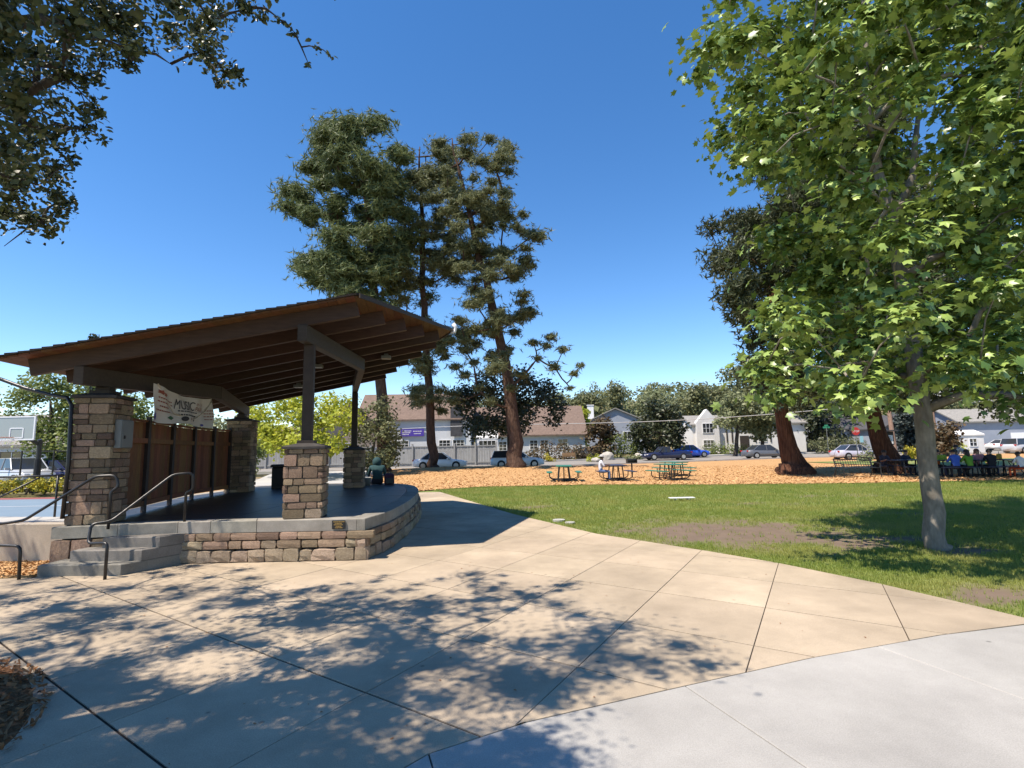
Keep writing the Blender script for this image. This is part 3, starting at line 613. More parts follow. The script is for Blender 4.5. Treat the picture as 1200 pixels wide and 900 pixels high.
# banner
TL, TR, BL, BR = at(180, 449, 8.95), at(251, 467, 11.5), at(177, 493, 8.95), at(248, 501, 11.5)
bn = empty('banner', tuple(TL), 0, 'cream vinyl event banner with black MUSIC lettering hung above the cedar fence', 'banner')
bx = (TR-TL); bwid = np.linalg.norm(bx); bhei = np.linalg.norm(BL-TL)
nrm = np.cross(bx, TL-BL); nrm /= np.linalg.norm(nrm)
if nrm[0] < 0: nrm = -nrm
def bpt(s, t, o=0.):
    top = TL*(1-s)+TR*s; bot = BL*(1-s)+BR*s; q = top*(1-t)+bot*t
    sag = -.10*4*s*(1-s)*(1-t)+(-.02*math.sin(s*9))*(t); wav = .035*math.sin(s*11+t*3)+.02*math.sin(s*23-t*5)
    return q+np.array([0, 0, sag])+nrm*(wav+o)-TL
NS, NT = 40, 20
vs = [bpt(i/NS, j/NT) for j in range(NT+1) for i in range(NS+1)]; fs = [(j*(NS+1)+i, j*(NS+1)+i+1, (j+1)*(NS+1)+i+1, (j+1)*(NS+1)+i) for j in range(NT) for i in range(NS)]
MB().add(vs, fs).build('cloth', 'banner', bn, smooth=True)
def text_on(txt, s0, t0, hgt, wid, mtl, nm='lettering'):
    cu = bpy.data.curves.new('t', 'FONT'); cu.body = txt; cu.size = 1; to = bpy.data.objects.new('t', cu); me = bpy.data.meshes.new_from_object(to)
    bpy.data.objects.remove(to); bpy.data.curves.remove(cu)
    bm = bmesh.new(); bm.from_mesh(me); bmesh.ops.triangulate(bm, faces=bm.faces[:]); xs = [v.co.x for v in bm.verts]; ys = [v.co.y for v in bm.verts]; x0, x1, y0, y1 = min(xs), max(xs), min(ys), max(ys)
    for v in bm.verts: s = s0+(v.co.x-x0)/(x1-x0)*wid; t = t0+(1-(v.co.y-y0)/(y1-y0))*hgt; v.co = Vector(bpt(s, t, .012))
    bm.to_mesh(me); bm.free(); me.materials.clear(); me.materials.append(M[mtl]); o = bpy.data.objects.new(nm, me); COL.objects.link(o); o.parent = bn
text_on('MUSIC', .335, .17, .33, .27, 'ink'); text_on('IN THE', .625, .19, .12, .12, 'ink_brown'); text_on('PARK', .622, .335, .17, .135, 'ink_brown')
def strokes(s0, t0, wid, hgt, mtl, mb):
    s = s0
    while s < s0+wid:
        l = random.uniform(.012, .03); q = [bpt(s, t0, .008), bpt(s+l, t0, .008), bpt(s+l, t0+hgt, .008), bpt(s, t0+hgt, .008)]; mb.add(q, [(0, 1, 2, 3)]); s += l+.007
mb = MB()
for t0, s0, wd in ((.30, .05, .24), (.40, .05, .26), (.515, .09, .15), (.63, .05, .22), (.40, .88, .10), (.50, .86, .12), (.60, .86, .13), (.70, .87, .10)): strokes(s0, t0, wd, .035, 0, mb)
mb.build('fine_print', 'ink_red', bn)['kind'] = 'stuff'; mb = MB(); strokes(.38, .535, .28, .045, 0, mb); strokes(.38, .66, .27, .05, 0, mb); mb.build('fine_print', 'ink', bn)['kind'] = 'stuff'
def blob(s, t, rs, rt, mtl, n=12, ph=0., star=0):
    q = [bpt(s+rs*math.cos(a)*(1-star*(k % 2)), t+rt*math.sin(a)*(1-star*(k % 2)), .010) for k, a in enumerate(np.linspace(0, 2*math.pi, n, endpoint=False))]; c = bpt(s, t, .010)
    MB().add([c]+q, [(0, 1+k, 1+(k+1) % n) for k in range(n)]).build('emblem', mtl, bn)
blob(.075, .17, .05, .07, 'ink_red', 10, 0, .4); blob(.13, .2, .03, .06, 'ink_red', 10, 0, .4); blob(.03, .86, .035, .14, 'ink_blue', 14, 0, .45); blob(.27, .82, .045, .07, 'ink_green', 4); blob(.46, .83, .045, .09, 'ink', 16); blob(.57, .81, .02, .05, 'ink_brown', 10); blob(.66, .82, .012, .05, 'ink', 8); blob(.80, .93, .025, .04, 'ink_blue', 10)
mb = MB(); mb.tube([bpt(.02, .0, .03), bpt(.3, .66, .04), bpt(.62, .80, .04), bpt(.85, .45, .03), bpt(.97, .08, .02)], .012, 6); mb.build('rope', 'rope', bn, smooth=True)

# ------------------------------------------------------------------ trees
def lobed():
    vs = [(0, .38, .0)]; ang = [270, 318, 335, 5, 35, 62, 90, 118, 145, 175, 205, 222]; rr = [.36, .30, .47, .30, .62, .32, .68, .32, .62, .30, .47, .30]
    for a, r in zip(ang, rr): vs.append((r*math.cos(R_(a)), .38+r*math.sin(R_(a)), -.32*r*r-.12*abs(r*math.cos(R_(a)))))
    return vs, [(0, 1+k, 1+(k+1) % 12) for k in range(12)]
SYC = lobed()
SYCL = ([(0, .30, 0)]+[(r*math.cos(R_(a)), .38+r*math.sin(R_(a)), -.32*r*r-.12*abs(r*math.cos(R_(a)))) for a, r in ((270, .34), (335, .47), (5, .31), (36, .62), (63, .33), (90, .68), (117, .33), (144, .62), (175, .31), (205, .47))], [(0, 1+k, 1+(k+1) % 10) for k in range(10)])
OAK = ([(0, 0, 0), (.25, .38, .05), (.15, .8, .04), (0, 1.0, -.08), (-.2, .72, .05), (-.25, .33, .05)], [(0, 1, 5), (1, 4, 5), (1, 2, 4), (2, 3, 4)])
LEAF = ([(0, -.5, 0), (.38, 0, .08), (0, .5, -.05), (-.38, 0, .08)], [(0, 1, 2), (0, 2, 3)])
def tuft(n, wd=.05, cone=1.0, seed=1):
    r = np.random.default_rng(seed); vs = []; fs = []
    for k in range(n):
        d = r.normal(size=3); d[2] = abs(d[2])*cone-.15; d /= np.linalg.norm(d); s = np.cross(d, r.normal(size=3)); s /= np.linalg.norm(s); s *= wd
        vs += [tuple(-s), tuple(s), tuple(d)]; fs.append((3*k, 3*k+1, 3*k+2))
    return vs, fs
NEED = tuft(8, .095, 1.0); SPRAY = tuft(7, .13, .5, 4)
def crown_pts(clumps, per, flat=.75, shell=.35, gauss=False):
    C = np.array([c[:3] for c in clumps]); r = np.array([c[3] for c in clumps]); n = (per*(r/np.mean(r))**2).astype(int)+1
    idx = np.repeat(np.arange(len(C)), n); d = rng.normal(size=(len(idx), 3)); d /= np.linalg.norm(d, axis=1)[:, None]
    rad = np.abs(rng.normal(0, .62, len(idx)))*r[idx] if gauss else (shell+(1-shell)*rng.uniform(0, 1, len(idx)))**.6*r[idx]*(1+.18*rng.normal(size=len(idx))); off = d*rad[:, None]; off[:, 2] *= flat
    return C[idx]+off, d, idx
def branches(trunk, clumps, r_tip, n_sides=6, sag=.08, k_pipe=2.2, jitter=.12, from_t=.25):
    """trunk: [(pt, radius)]; clumps are joined one by one to the nearest limb already there"""
    nodes_ = [np.array(p, float) for p, _ in trunk]; par = [i-1 for i in range(len(trunk))]; first = max(1, int(len(trunk)*from_t)); order = []
    C = [np.array(c[:3]) for c in clumps]; tr = np.array(nodes_)
    dists = [np.min(np.linalg.norm(tr-c, axis=1)) for c in C]
    segs = []; load = {}
    for ci in np.argsort(dists):
        c = C[ci]; arr = np.array(nodes_[first:]); d = np.linalg.norm(arr-c, axis=1)+.55*np.maximum(0, arr[:, 2]-c[2]+.0)
        j = int(np.argmin(d))+first; p0 = nodes_[j]; ln = np.linalg.norm(c-p0); k = max(2, min(6, int(ln/.6)+1)); prev = j; idxs = [j]
        for q in range(1, k+1):
            t = q/k; p = p0+(c-p0)*t+np.array([0, 0, sag*ln*math.sin(math.pi*t)])+rng.normal(0, jitter*ln/k*.5, 3)*(q < k)
            nodes_.append(p); par.append(prev); prev = len(nodes_)-1; idxs.append(prev)
        segs.append(idxs)
    cnt = np.zeros(len(nodes_))
    for sgl in segs:
        i = sgl[-1]
        while i >= len(trunk): cnt[i] += 1; i = par[i]
    mb = MB()
    for sgl in segs:
        pts = [nodes_[i] for i in sgl]; rad = [r_tip*max(1, cnt[i])**(1/k_pipe) for i in sgl[1:]]; base = sgl[0]
        r0_ = rad[0]*1.15
        if base < len(trunk): r0_ = min(r0_*1.3, trunk[base][1]*.8)
        mb.tube(pts, [r0_]+rad[:-1]+[r_tip*.6], n_sides)
    return mb
def densify(ctrl, n, wob=0., seed=3):
    r = np.random.default_rng(seed); P = [np.array(c[0], float) for c in ctrl]; Rr = [c[1] for c in ctrl]; out = []; m_ = len(P)
    for i in range(n+1):
        t = i/n*(m_-1); k = min(int(t), m_-2); f = t-k; p0, p1, p2, p3 = P[max(k-1, 0)], P[k], P[k+1], P[min(k+2, m_-1)]
        out.append((cr(p0, p1, p2, p3, f)+(r.normal(0, wob, 3) if 0 < i < n else 0), Rr[k]*(1-f)+Rr[k+1]*f))
    return out
def trunk_mesh(tr, n=14, lump=.06, seed=5):
    r = np.random.default_rng(seed); mb = MB().tube([p for p, _ in tr], [q for _, q in tr], n); V = np.array(mb.v); k = len(tr)
    ph = r.uniform(0, 6.28, 6)
    for i in range(k):
        c = np.array(tr[i][0]); ring = V[i*n:(i+1)*n]-c; a = np.arange(n)/n*2*math.pi
        f = 1+lump*(np.sin(3*a+ph[0]+i*.15)+.7*np.sin(5*a+ph[1]-i*.2)+.5*r.normal(size=n)); V[i*n:(i+1)*n] = c+ring*f[:, None]
    mb.v = [tuple(v) for v in V]; return mb
def tree(name, label, cat, ctrl, clumps, tpl, per, size, lm, bm_, group=None, ntr=14, tip=.02, flat=.75, up=.6, shell=.35, wob=.02, sides=6, from_t=.3, crownname='crown', sag=.08, keep=None, lump=.06, pipe=2.2, out=.5, gauss=False, nrand=.45):
    base = ctrl[0][0]; root = empty(name, tuple(base), 0, label, cat, group); b = np.array(base, float)
    tr = densify(ctrl, ntr, wob); trl = [(p-b, r) for p, r in tr]; cl = [(c[0]-b[0], c[1]-b[1], c[2]-b[2], c[3]) for c in clumps]
    trunk_mesh(trl, lump=lump).build('trunk', bm_, root, smooth=True)
    branches(trl, cl, tip, sides, from_t=from_t, sag=sag, k_pipe=pipe).build('limbs', bm_, root, smooth=True)['kind'] = 'stuff'
    P, D, idx = crown_pts(cl, per, flat, shell, gauss)
    if keep is not None: k = np.array([keep(p+b) for p in P]); P, D = P[k], D[k]
    N = D*out+rng.normal(0, nrand, P.shape)+np.array([0, 0, up]); S = size*rng.uniform(.65, 1.25, len(P))
    co = scatter(crownname, tpl[0], tpl[1], P, frames(N, spin=np.stack([D[:, 0], D[:, 1], D[:, 2]-.6], 1)+rng.normal(0, .5, P.shape)), S, lm, root); co['kind'] = 'stuff'
    return root, P+b, N, S, co
def pxclumps(poly, n, Yc, dY, r, seed=1, minsep=0., gap=None, tries=40000):
    """clump centres inside an outline in photo pixels, spread over a real depth Yc +- dY"""
    q = np.random.default_rng(seed); xs = [p[0] for p in poly]; ys = [p[1] for p in poly]; out = []; cx = (min(xs)+max(xs))/2; hw = (max(xs)-min(xs))/2
    for _ in range(tries):
        if len(out) >= n: break
        x, y = q.uniform(min(xs), max(xs)), q.uniform(min(ys), max(ys))
        if not inpoly(x, y, poly): continue
        if gap and any(((x-g[0])/g[2])**2+((y-g[1])/g[3])**2 < 1 for g in gap): continue
        d = dY*math.sqrt(max(.1, 1-((x-cx)/hw)**2)); P = at(x, y, Yc+q.uniform(-d, d))
        if minsep and any(np.linalg.norm(P-o[:3]) < minsep for o in out): continue
        out.append((*P, r*q.uniform(.7, 1.25)))
    return out
# --- sycamore on the lawn
syc_poly = [(850, -40), (824, 10), (814, 50), (816, 105), (842, 130), (836, 180), (862, 215), (900, 235), (910, 270), (903, 330), (892, 370), (882, 420), (884, 458), (905, 478), (935, 466), (960, 478), (985, 478), (1030, 472), (1046, 455), (1040, 440), (1060, 400), (1085, 430), (1105, 455), (1150, 488), (1200, 492), (1290, 470), (1340, 300), (1330, 60), (1240, -150), (1050, -230), (900, -150)]
gaps = [(900, 25, 10, 12), (905, 100, 12, 10), (995, 70, 13, 9), (1085, 170, 26, 60), (1015, 150, 9, 9), (1094, 115, 12, 10), (1095, 70, 14, 8), (1030, 250, 9, 9), (905, 440, 4, 6), (1180, 370, 14, 16)]
scl = pxclumps(syc_poly, 215, 8.6, 2.8, .56, 5, .56, gaps)
scl += pxclumps([(1100, 60), (1330, 20), (1330, 470), (1200, 488), (1120, 440), (1110, 300), (1120, 200)], 36, 8.9, 2.4, .62, 6, .5, gaps)
scl += pxclumps([(850, 0), (1000, -100), (1300, 0), (1330, 450), (1120, 450), (1000, 440), (900, 400), (900, 250), (860, 120)], 120, 10.0, 1.9, .62, 15, .45, gaps)
sb = G(1095, 641); s_ctrl = [((sb[0], 8.35, -.03), 0.175), ((sb[0]-.02, 8.35, .12), 0.147), (at(1089, 560, 8.35), 0.128), (at(1080, 480, 8.38), 0.120), (at(1066, 380, 8.45), 0.113), (at(1050, 280, 8.5), 0.096), (at(1040, 235, 8.5), 0.081), (at(1028, 190, 8.55), 0.066), (at(1015, 90, 8.6), 0.047), (at(1010, -60, 8.7), 0.027)]
syc, LP, LN, LS, co = tree('sycamore_tree', 'leafy young sycamore with slim mottled trunk on the lawn beside the paving', 'tree', s_ctrl, scl, SYCL, 175, .138, 'leaf_syc', 'bark_syc', ntr=24, tip=.010, up=.9, wob=.012, from_t=.33, sag=.12, gauss=True, nrand=.45, out=.6, flat=.62)
MB().tube([Vector(at(1045, 258, 8.5))-syc.location, Vector(at(1062, 225, 8.45))-syc.location, Vector(at(1070, 205, 8.4))-syc.location, Vector(at(1072, 170, 8.4))-syc.location, Vector(at(1078, 120, 8.4))-syc.location], [.075, .065, .055, .045, .03], 9).build('fork_limb', 'bark_syc', syc, smooth=True)
# the leaves nearest the camera are picked out one by one
dd = np.linalg.norm(LP-CC, axis=1)/LS; px = np.array([PR(p)[:2] for p in LP]); vis = (px[:, 0] > 5) & (px[:, 0] < 1195) & (px[:, 1] > 5); dd[~vis] = 1e9; pick = np.argsort(dd)[:300]
lme = MB().add(SYC[0], SYC[1]).mesh('leaf', 'leaf_syc_o'); Fr = frames(LN[pick], spin=rng.normal(size=(300, 3)))
cv = co.data; keepm = np.ones(len(LP), bool); keepm[pick] = False
for k, i in enumerate(pick):
    o = bpy.data.objects.new('leaf', lme); COL.objects.link(o); o.parent = co
    o.matrix_basis = Matrix.Translation(Vector(LP[i])-syc.location) @ Matrix([list(Fr[k][0]), list(Fr[k][1]), list(Fr[k][2])]).to_4x4() @ Matrix.Scale(float(LS[i]), 4)
co_new = [i for i in range(len(LP)) if keepm[i]]
bm = bmesh.new(); bm.from_mesh(cv); bm.verts.ensure_lookup_table(); bmesh.ops.delete(bm, geom=[bm.verts[i*11+j] for i in pick for j in range(11)], context='VERTS'); bm.to_mesh(cv); bm.free()
# --- oak by the paving: its boughs hang over the camera and shade the slabs
oak_px = [[(-300, -400), (420, -400), (330, 0), (318, 25), (280, 20), (268, 65), (290, 95), (275, 108), (235, 90), (205, 78), (198, 60), (165, 62), (158, 90), (130, 75), (118, 130), (142, 165), (100, 175), (85, 205), (95, 250), (75, 285), (40, 290), (20, 275), (-300, 330)],
          [(318, 10), (345, 20), (385, 45), (398, 62), (398, 75), (378, 62), (362, 92), (345, 60), (320, 40)]]
def oak_ok(P):
    x, y, d = PR(P)
    if d < .2 or x < -5 or x > 1205 or y < -5 or y > 905: return True
    return any(inpoly(x, y, q) for q in oak_px)
sh = [(-60, 695), (60, 680), (150, 690), (250, 672), (330, 668), (400, 668), (470, 690), (430, 735), (480, 712), (505, 680), (560, 668), (650, 672), (690, 690), (640, 720), (705, 712), (760, 740), (830, 770), (845, 785), (700, 800), (640, 830), (610, 860), (700, 900), (600, 960), (300, 1000), (-300, 900), (-300, 760)]
holes = [(190, 722, 45, 10), (300, 735, 70, 13), (150, 760, 60, 12), (250, 785, 90, 12), (480, 790, 40, 9), (560, 845, 60, 16), (330, 850, 45, 9), (380, 700, 25, 8), (560, 740, 36, 8), (660, 735, 30, 7), (450, 860, 60, 10)]
ocl = []; q = np.random.default_rng(4); tries = 0
while len(ocl) < 470 and tries < 120000:
    tries += 1; x, y = q.uniform(-300, 850), q.uniform(665, 1000)
    if not inpoly(x, y, sh) or any(((x-g[0])/g[2])**2+((y-g[1])/g[3])**2 < 1 for g in holes): continue
    g = G(x, y); z = q.uniform(3.3, 7.2); P = g-SUN*z
    if not oak_ok(P) or not oak_ok(P+np.array([.25, .1, -.1])) or not oak_ok(P+np.array([0, .2, -.25])): continue
    if any(np.linalg.norm(P-c[:3]) < .22 for c in ocl): continue
    ocl.append((*P, .33*q.uniform(.5, 1.3)))
for (x, y, Y, r) in ((30, 255, 4.4, .26), (60, 270, 4.5, .17), (20, 200, 4.2, .32), (70, 235, 4.6, .2), (15, 130, 4.0, .35), (60, 160, 4.3, .28), (100, 150, 4.5, .17), (40, 60, 4.0, .35), (90, 90, 4.2, .2), (95, 30, 4.1, .25), (150, 25, 4.2, .25), (150, 60, 4.4, .13), (200, 40, 4.3, .22), (240, 60, 4.4, .2), (265, 85, 4.5, .12), (245, 25, 4.3, .24), (290, 8, 4.4, .16), (345, 38, 4.6, .07), (370, 55, 4.65, .06), (388, 66, 4.7, .05), (362, 76, 4.65, .04), (330, 24, 4.55, .07), (120, 165, 4.6, .06), (105, 115, 4.5, .1), (60, 205, 4.5, .2), (200, 75, 4.4, .1), (30, 100, 4.1, .3), (120, 10, 4.0, .3), (200, 5, 4.0, .3)):
    ocl.append((*at(x, y, Y), r))
cnt = 0
for _ in range(4000):
    x, y = q.uniform(10, 330), q.uniform(622, 690)
    if not inpoly(x, y, [(10, 650), (60, 628), (210, 622), (330, 650), (300, 690), (10, 690)]): continue
    P = G(x, y)-SUN*q.uniform(3.6, 6.5)
    if not oak_ok(P) or not oak_ok(P+np.array([.3, .1, -.2])) or any(np.linalg.norm(P-c[:3]) < .42 for c in ocl): continue
    ocl.append((*P, .3)); cnt += 1
    if cnt > 34: break
ocl += pxclumps(oak_px[0][2:-1]+[(0, 300), (-40, 300), (-40, -60), (330, -60)], 75, 4.5, .7, .17, 77, .1)
ok_ctrl = [((-4.9, 2.3, -.02), .42), ((-4.88, 2.3, .3), .30), ((-4.8, 2.25, 1.2), .25), ((-4.6, 2.2, 2.2), .22), ((-4.3, 2.3, 3.4), .17), ((-3.9, 2.4, 4.8), .12), ((-3.4, 2.3, 6.4), .05)]
tree('oak_tree', 'dark-leaved oak in the round mulch bed with boughs hanging over the paving', 'tree', ok_ctrl, ocl, OAK, 245, .054, 'leaf_oak', 'bark_oak', ntr=16, tip=.0045, up=.4, wob=.01, from_t=.5, shell=.1, keep=lambda p: oak_ok(p), sag=.1, pipe=2.0, gauss=True, nrand=.7)
# --- three pines behind the stage
def pine(label, ctrl, poly, n, Yc, dY, r, per, size, lm, seed, gap=None, extra=(), tip=.03, sep=.6):
    cl = pxclumps(poly, n, Yc, dY, r, seed, sep, gap)+list(extra)
    return tree('pine_tree', label, 'tree', ctrl, cl, NEED, per, size, lm, 'bark_pine', 'tall pines behind the bandstand', ntr=22, tip=tip, flat=.5, up=.6, shell=.15, wob=.05, from_t=.3, sag=-.05, lump=.05, gauss=True, nrand=.6)
def gz(x, y): return (x, y, terr(x, y))
p1 = at(450, 556, 37); p1 = gz(p1[0], 37)
pine('tall dense dark green pine with broad shaggy clumps of needles', [((p1[0], 37, p1[2]-.05), 0.585), ((p1[0]+.02, 37, p1[2]+.6), 0.452), (at(447, 480, 37), 0.390), (at(442, 380, 37), 0.328), (at(435, 290, 37), 0.281), (at(428, 220, 37), 0.203), (at(415, 140, 37), 0.047)],
     [(385, 150), (395, 132), (420, 127), (445, 140), (455, 160), (470, 165), (472, 190), (462, 215), (478, 240), (480, 300), (470, 350), (455, 372), (400, 355), (372, 340), (350, 325), (345, 300), (362, 292), (392, 296), (390, 280), (360, 272), (338, 250), (332, 225), (345, 218), (372, 226), (360, 205), (350, 190), (362, 178), (385, 190), (372, 165)], 120, 37, 4.2, 1.0, 260, .40, 'needle', 3, [(362, 282, 26, 8), (470, 330, 8, 10), (395, 170, 6, 6)], sep=.8)
p2 = at(507, 548, 40); p2 = gz(p2[0], 40)
pine('straight pine with thin brownish crown standing between the dense pine and the leaning pine', [((p2[0], 40, p2[2]-.05), 0.484), ((p2[0], 40, p2[2]+.6), 0.359), (at(503, 470, 40), 0.312), (at(498, 380, 40), 0.265), (at(496, 300, 40), 0.211), (at(494, 230, 40), 0.140), (at(492, 172, 40), 0.039)],
     [(470, 190), (490, 165), (520, 160), (535, 190), (540, 240), (530, 290), (535, 330), (520, 370), (530, 410), (520, 450), (540, 470), (530, 490), (490, 490), (478, 470), (488, 430), (470, 400), (450, 370), (440, 330), (455, 290), (448, 240), (460, 210)], 105, 40, 3.4, .85, 130, .32, 'needle2', 8, [(515, 350, 9, 18), (480, 400, 8, 12)], sep=.6)
p3 = at(605, 549, 38); p3 = gz(p3[0], 38)
pine('leaning pine with long open trunk and scattered tufted crown', [((p3[0], 38, p3[2]-.05), 0.760), ((p3[0]-.05, 38, p3[2]+.7), 0.560), (at(601, 490, 38), 0.464), (at(590, 420, 38), 0.368), (at(574, 345, 38), 0.288), (at(560, 290, 38), 0.232), (at(548, 240, 38), 0.176), (at(536, 190, 38), 0.096), (at(530, 162, 38), 0.032)],
     [(500, 175), (520, 158), (545, 155), (560, 165), (575, 155), (600, 168), (603, 185), (590, 215), (597, 235), (590, 250), (610, 248), (628, 258), (632, 280), (622, 300), (620, 320), (605, 330), (618, 350), (620, 370), (608, 390), (595, 400), (600, 425), (570, 440), (545, 410), (535, 380), (550, 350), (530, 320), (525, 280), (505, 250), (495, 210)], 165, 38, 3.4, .76, 120, .31, 'needle2', 21,
     [(585, 350, 10, 16), (560, 370, 9, 14), (600, 305, 8, 8), (545, 330, 8, 12), (580, 230, 8, 10)], [(*at(x, y, 37), r) for x, y, r in ((625, 402, .55), (645, 395, .6), (660, 410, .55), (650, 430, .6), (672, 438, .45), (682, 428, .35), (630, 420, .5), (612, 440, .6), (668, 455, .3), (640, 405, .5), (600, 455, .5), (560, 455, .5), (575, 470, .6), (530, 470, .7), (545, 440, .7), (528, 400, .6), (545, 400, .6), (535, 430, .6), (555, 425, .6))], sep=.5)
# --- redwoods at the right
def redwood(label, bx, by, tops, poly, n, Yc, dY, seed, gap=None):
    b0 = at(bx, by, Yc); b0 = (b0[0], Yc, terr(b0[0], Yc))
    c = [((b0[0], Yc, b0[2]-.05), 1.05), ((b0[0]-.05, Yc, b0[2]+.35), .74), ((b0[0]-.1, Yc, b0[2]+.9), .56)]+[]+[(at(x, y, Yc), r*.78) for x, y, r in tops]
    return tree('redwood_tree', label, 'tree', c, pxclumps(poly, n, Yc, dY, 1.25, seed, .8, gap), SPRAY, 150, .33, 'redleaf', 'bark_red', 'redwoods on the mulch', ntr=20, tip=.03, flat=.6, up=.2, shell=.1, wob=.03, from_t=.35, sag=-.12, lump=.08)
redwood('redwood with bare reddish curving trunk on the sunlit mulch', 932, 556, [(918, 500, .46), (912, 440, .42), (908, 370, .36), (904, 310, .26), (902, 262, .12), (901, 240, .04)],
        [(822, 270), (850, 255), (880, 240), (885, 190), (900, 110), (940, 180), (1000, 260), (990, 340), (960, 420), (940, 465), (900, 468), (880, 430), (862, 400), (845, 395), (838, 375), (862, 340), (840, 320), (846, 300), (868, 290), (860, 278)], 95, 29, 3.6, 31, [(850, 285, 14, 5)])
redwood('shaded redwood with dark leaning trunk behind the metal bench', 1044, 553, [(1026, 500, .50), (1018, 440, .44), (1014, 350, .38), (1012, 240, .3), (1012, 120, .2), (1012, 20, .05)],
        [(960, 330), (990, 200), (1010, 30), (1050, 120), (1090, 260), (1120, 380), (1105, 450), (1060, 470), (1000, 470), (965, 430)], 150, 29, 7.0, 33)


# ------------------------------------------------------------------ background trees, shrubs and hillside
def round_tree(name, label, cat, px, pybase, Y, poly, n, r, lm, per=60, size=.3, bark='bark_oak', tr=.25, group=None, seed=1, dY=None, lean=0, flat=.85, tpl=LEAF, up=.5, nstem=1):
    b = at(px, pybase, Y); bx = b[0]; bz = terr(bx, Y); xs = [p[0] for p in poly]; ys = [p[1] for p in poly]
    top = at((min(xs)+max(xs))/2, min(ys)+.25*(max(ys)-min(ys)), Y); mid = at((px*2+(min(xs)+max(xs))/2)/3+lean, max(ys)-.15*(max(ys)-min(ys)), Y)
    hw = (max(xs)-min(xs))/2*Y/FPX
    cl = pxclumps(poly, n, Y, dY or hw*.75, r, seed, r*.45)
    ctrl = [((bx, Y, bz-.05), tr*1.4), ((bx+.01, Y, bz+.3), tr*1.05), (mid, tr*.8), (top, tr*.2)]
    if mid[2] < bz+.5: ctrl = [ctrl[0], ((bx, Y, bz+.2), tr), (top, tr*.2)]
    return tree(name, label, cat, ctrl, cl, tpl, int(per*1.8), size*.92, lm, bark, group, ntr=10, tip=.02*Y/40+.005, flat=flat, up=up, shell=.3, wob=.02, from_t=.2, sides=5)
round_tree('yellow_green_tree', 'bright yellow-green broad tree beyond the stage before the grey fence', 'tree', 345, 552, 33, [(285, 500), (295, 478), (330, 468), (370, 462), (398, 468), (415, 480), (422, 500), (418, 520), (428, 528), (405, 534), (370, 530), (340, 535), (300, 532), (284, 520)], 46, .85, 'leaf_yellow', 90, .26, seed=3)
round_tree('street_tree', 'thin young tree with two slim stems behind the stage corner', 'tree', 291, 574, 22.5, [(281, 532), (285, 520), (296, 516), (306, 524), (308, 540), (300, 552), (286, 550)], 12, .32, 'leaf_mid', 60, .13, tr=.05, seed=4)
round_tree('ivy_shrub', 'tall dark leafy shrub against the brown pine trunk', 'shrub', 432, 556, 35, [(420, 500), (428, 470), (445, 462), (455, 470), (460, 500), (468, 530), (455, 548), (425, 550), (418, 530)], 26, .7, 'leaf_olive', 70, .22, tr=.1, seed=6)
round_tree('dark_oak_tree', 'dark round evergreen oak behind the leaning pine', 'tree', 598, 549, 43, [(542, 490), (540, 465), (560, 440), (590, 430), (620, 440), (645, 455), (658, 480), (650, 500), (630, 495), (612, 505), (585, 500), (560, 508)], 48, 1.0, 'leaf_dark', 100, .28, tr=.3, seed=7)
LT = 'trees left of the stage'
round_tree('leafy_tree', 'big mid-green tree behind the basketball hoop', 'tree', 62, 556, 34, [(8, 500), (12, 478), (30, 455), (55, 444), (95, 450), (110, 470), (105, 500), (110, 530), (90, 548), (60, 545), (50, 530), (30, 520)], 46, .95, 'leaf_mid', 80, .26, group=LT, seed=9)
round_tree('leafy_tree', 'green tree showing between the stone column and the hung banner', 'tree', 160, 552, 38, [(118, 470), (150, 462), (185, 480), (200, 500), (180, 520), (130, 520), (112, 500)], 22, 1.1, 'leaf_mid', 70, .3, group=LT, seed=10)
round_tree('conifer_tree', 'distant conifer whose tip pokes above the bandstand roof', 'tree', 111, 545, 90, [(100, 460), (104, 420), (109, 388), (112, 385), (117, 420), (123, 460), (128, 530), (95, 530)], 30, 1.1, 'leaf_dark', 90, .5, group=LT, seed=11, tr=.4)
round_tree('leafy_tree', 'pale green tree standing behind the far stone column', 'tree', 235, 552, 42, [(200, 505), (225, 480), (262, 478), (290, 500), (285, 530), (210, 535)], 18, 1.1, 'leaf_grey', 70, .3, group=LT, seed=12)
HT = 'trees around the houses'
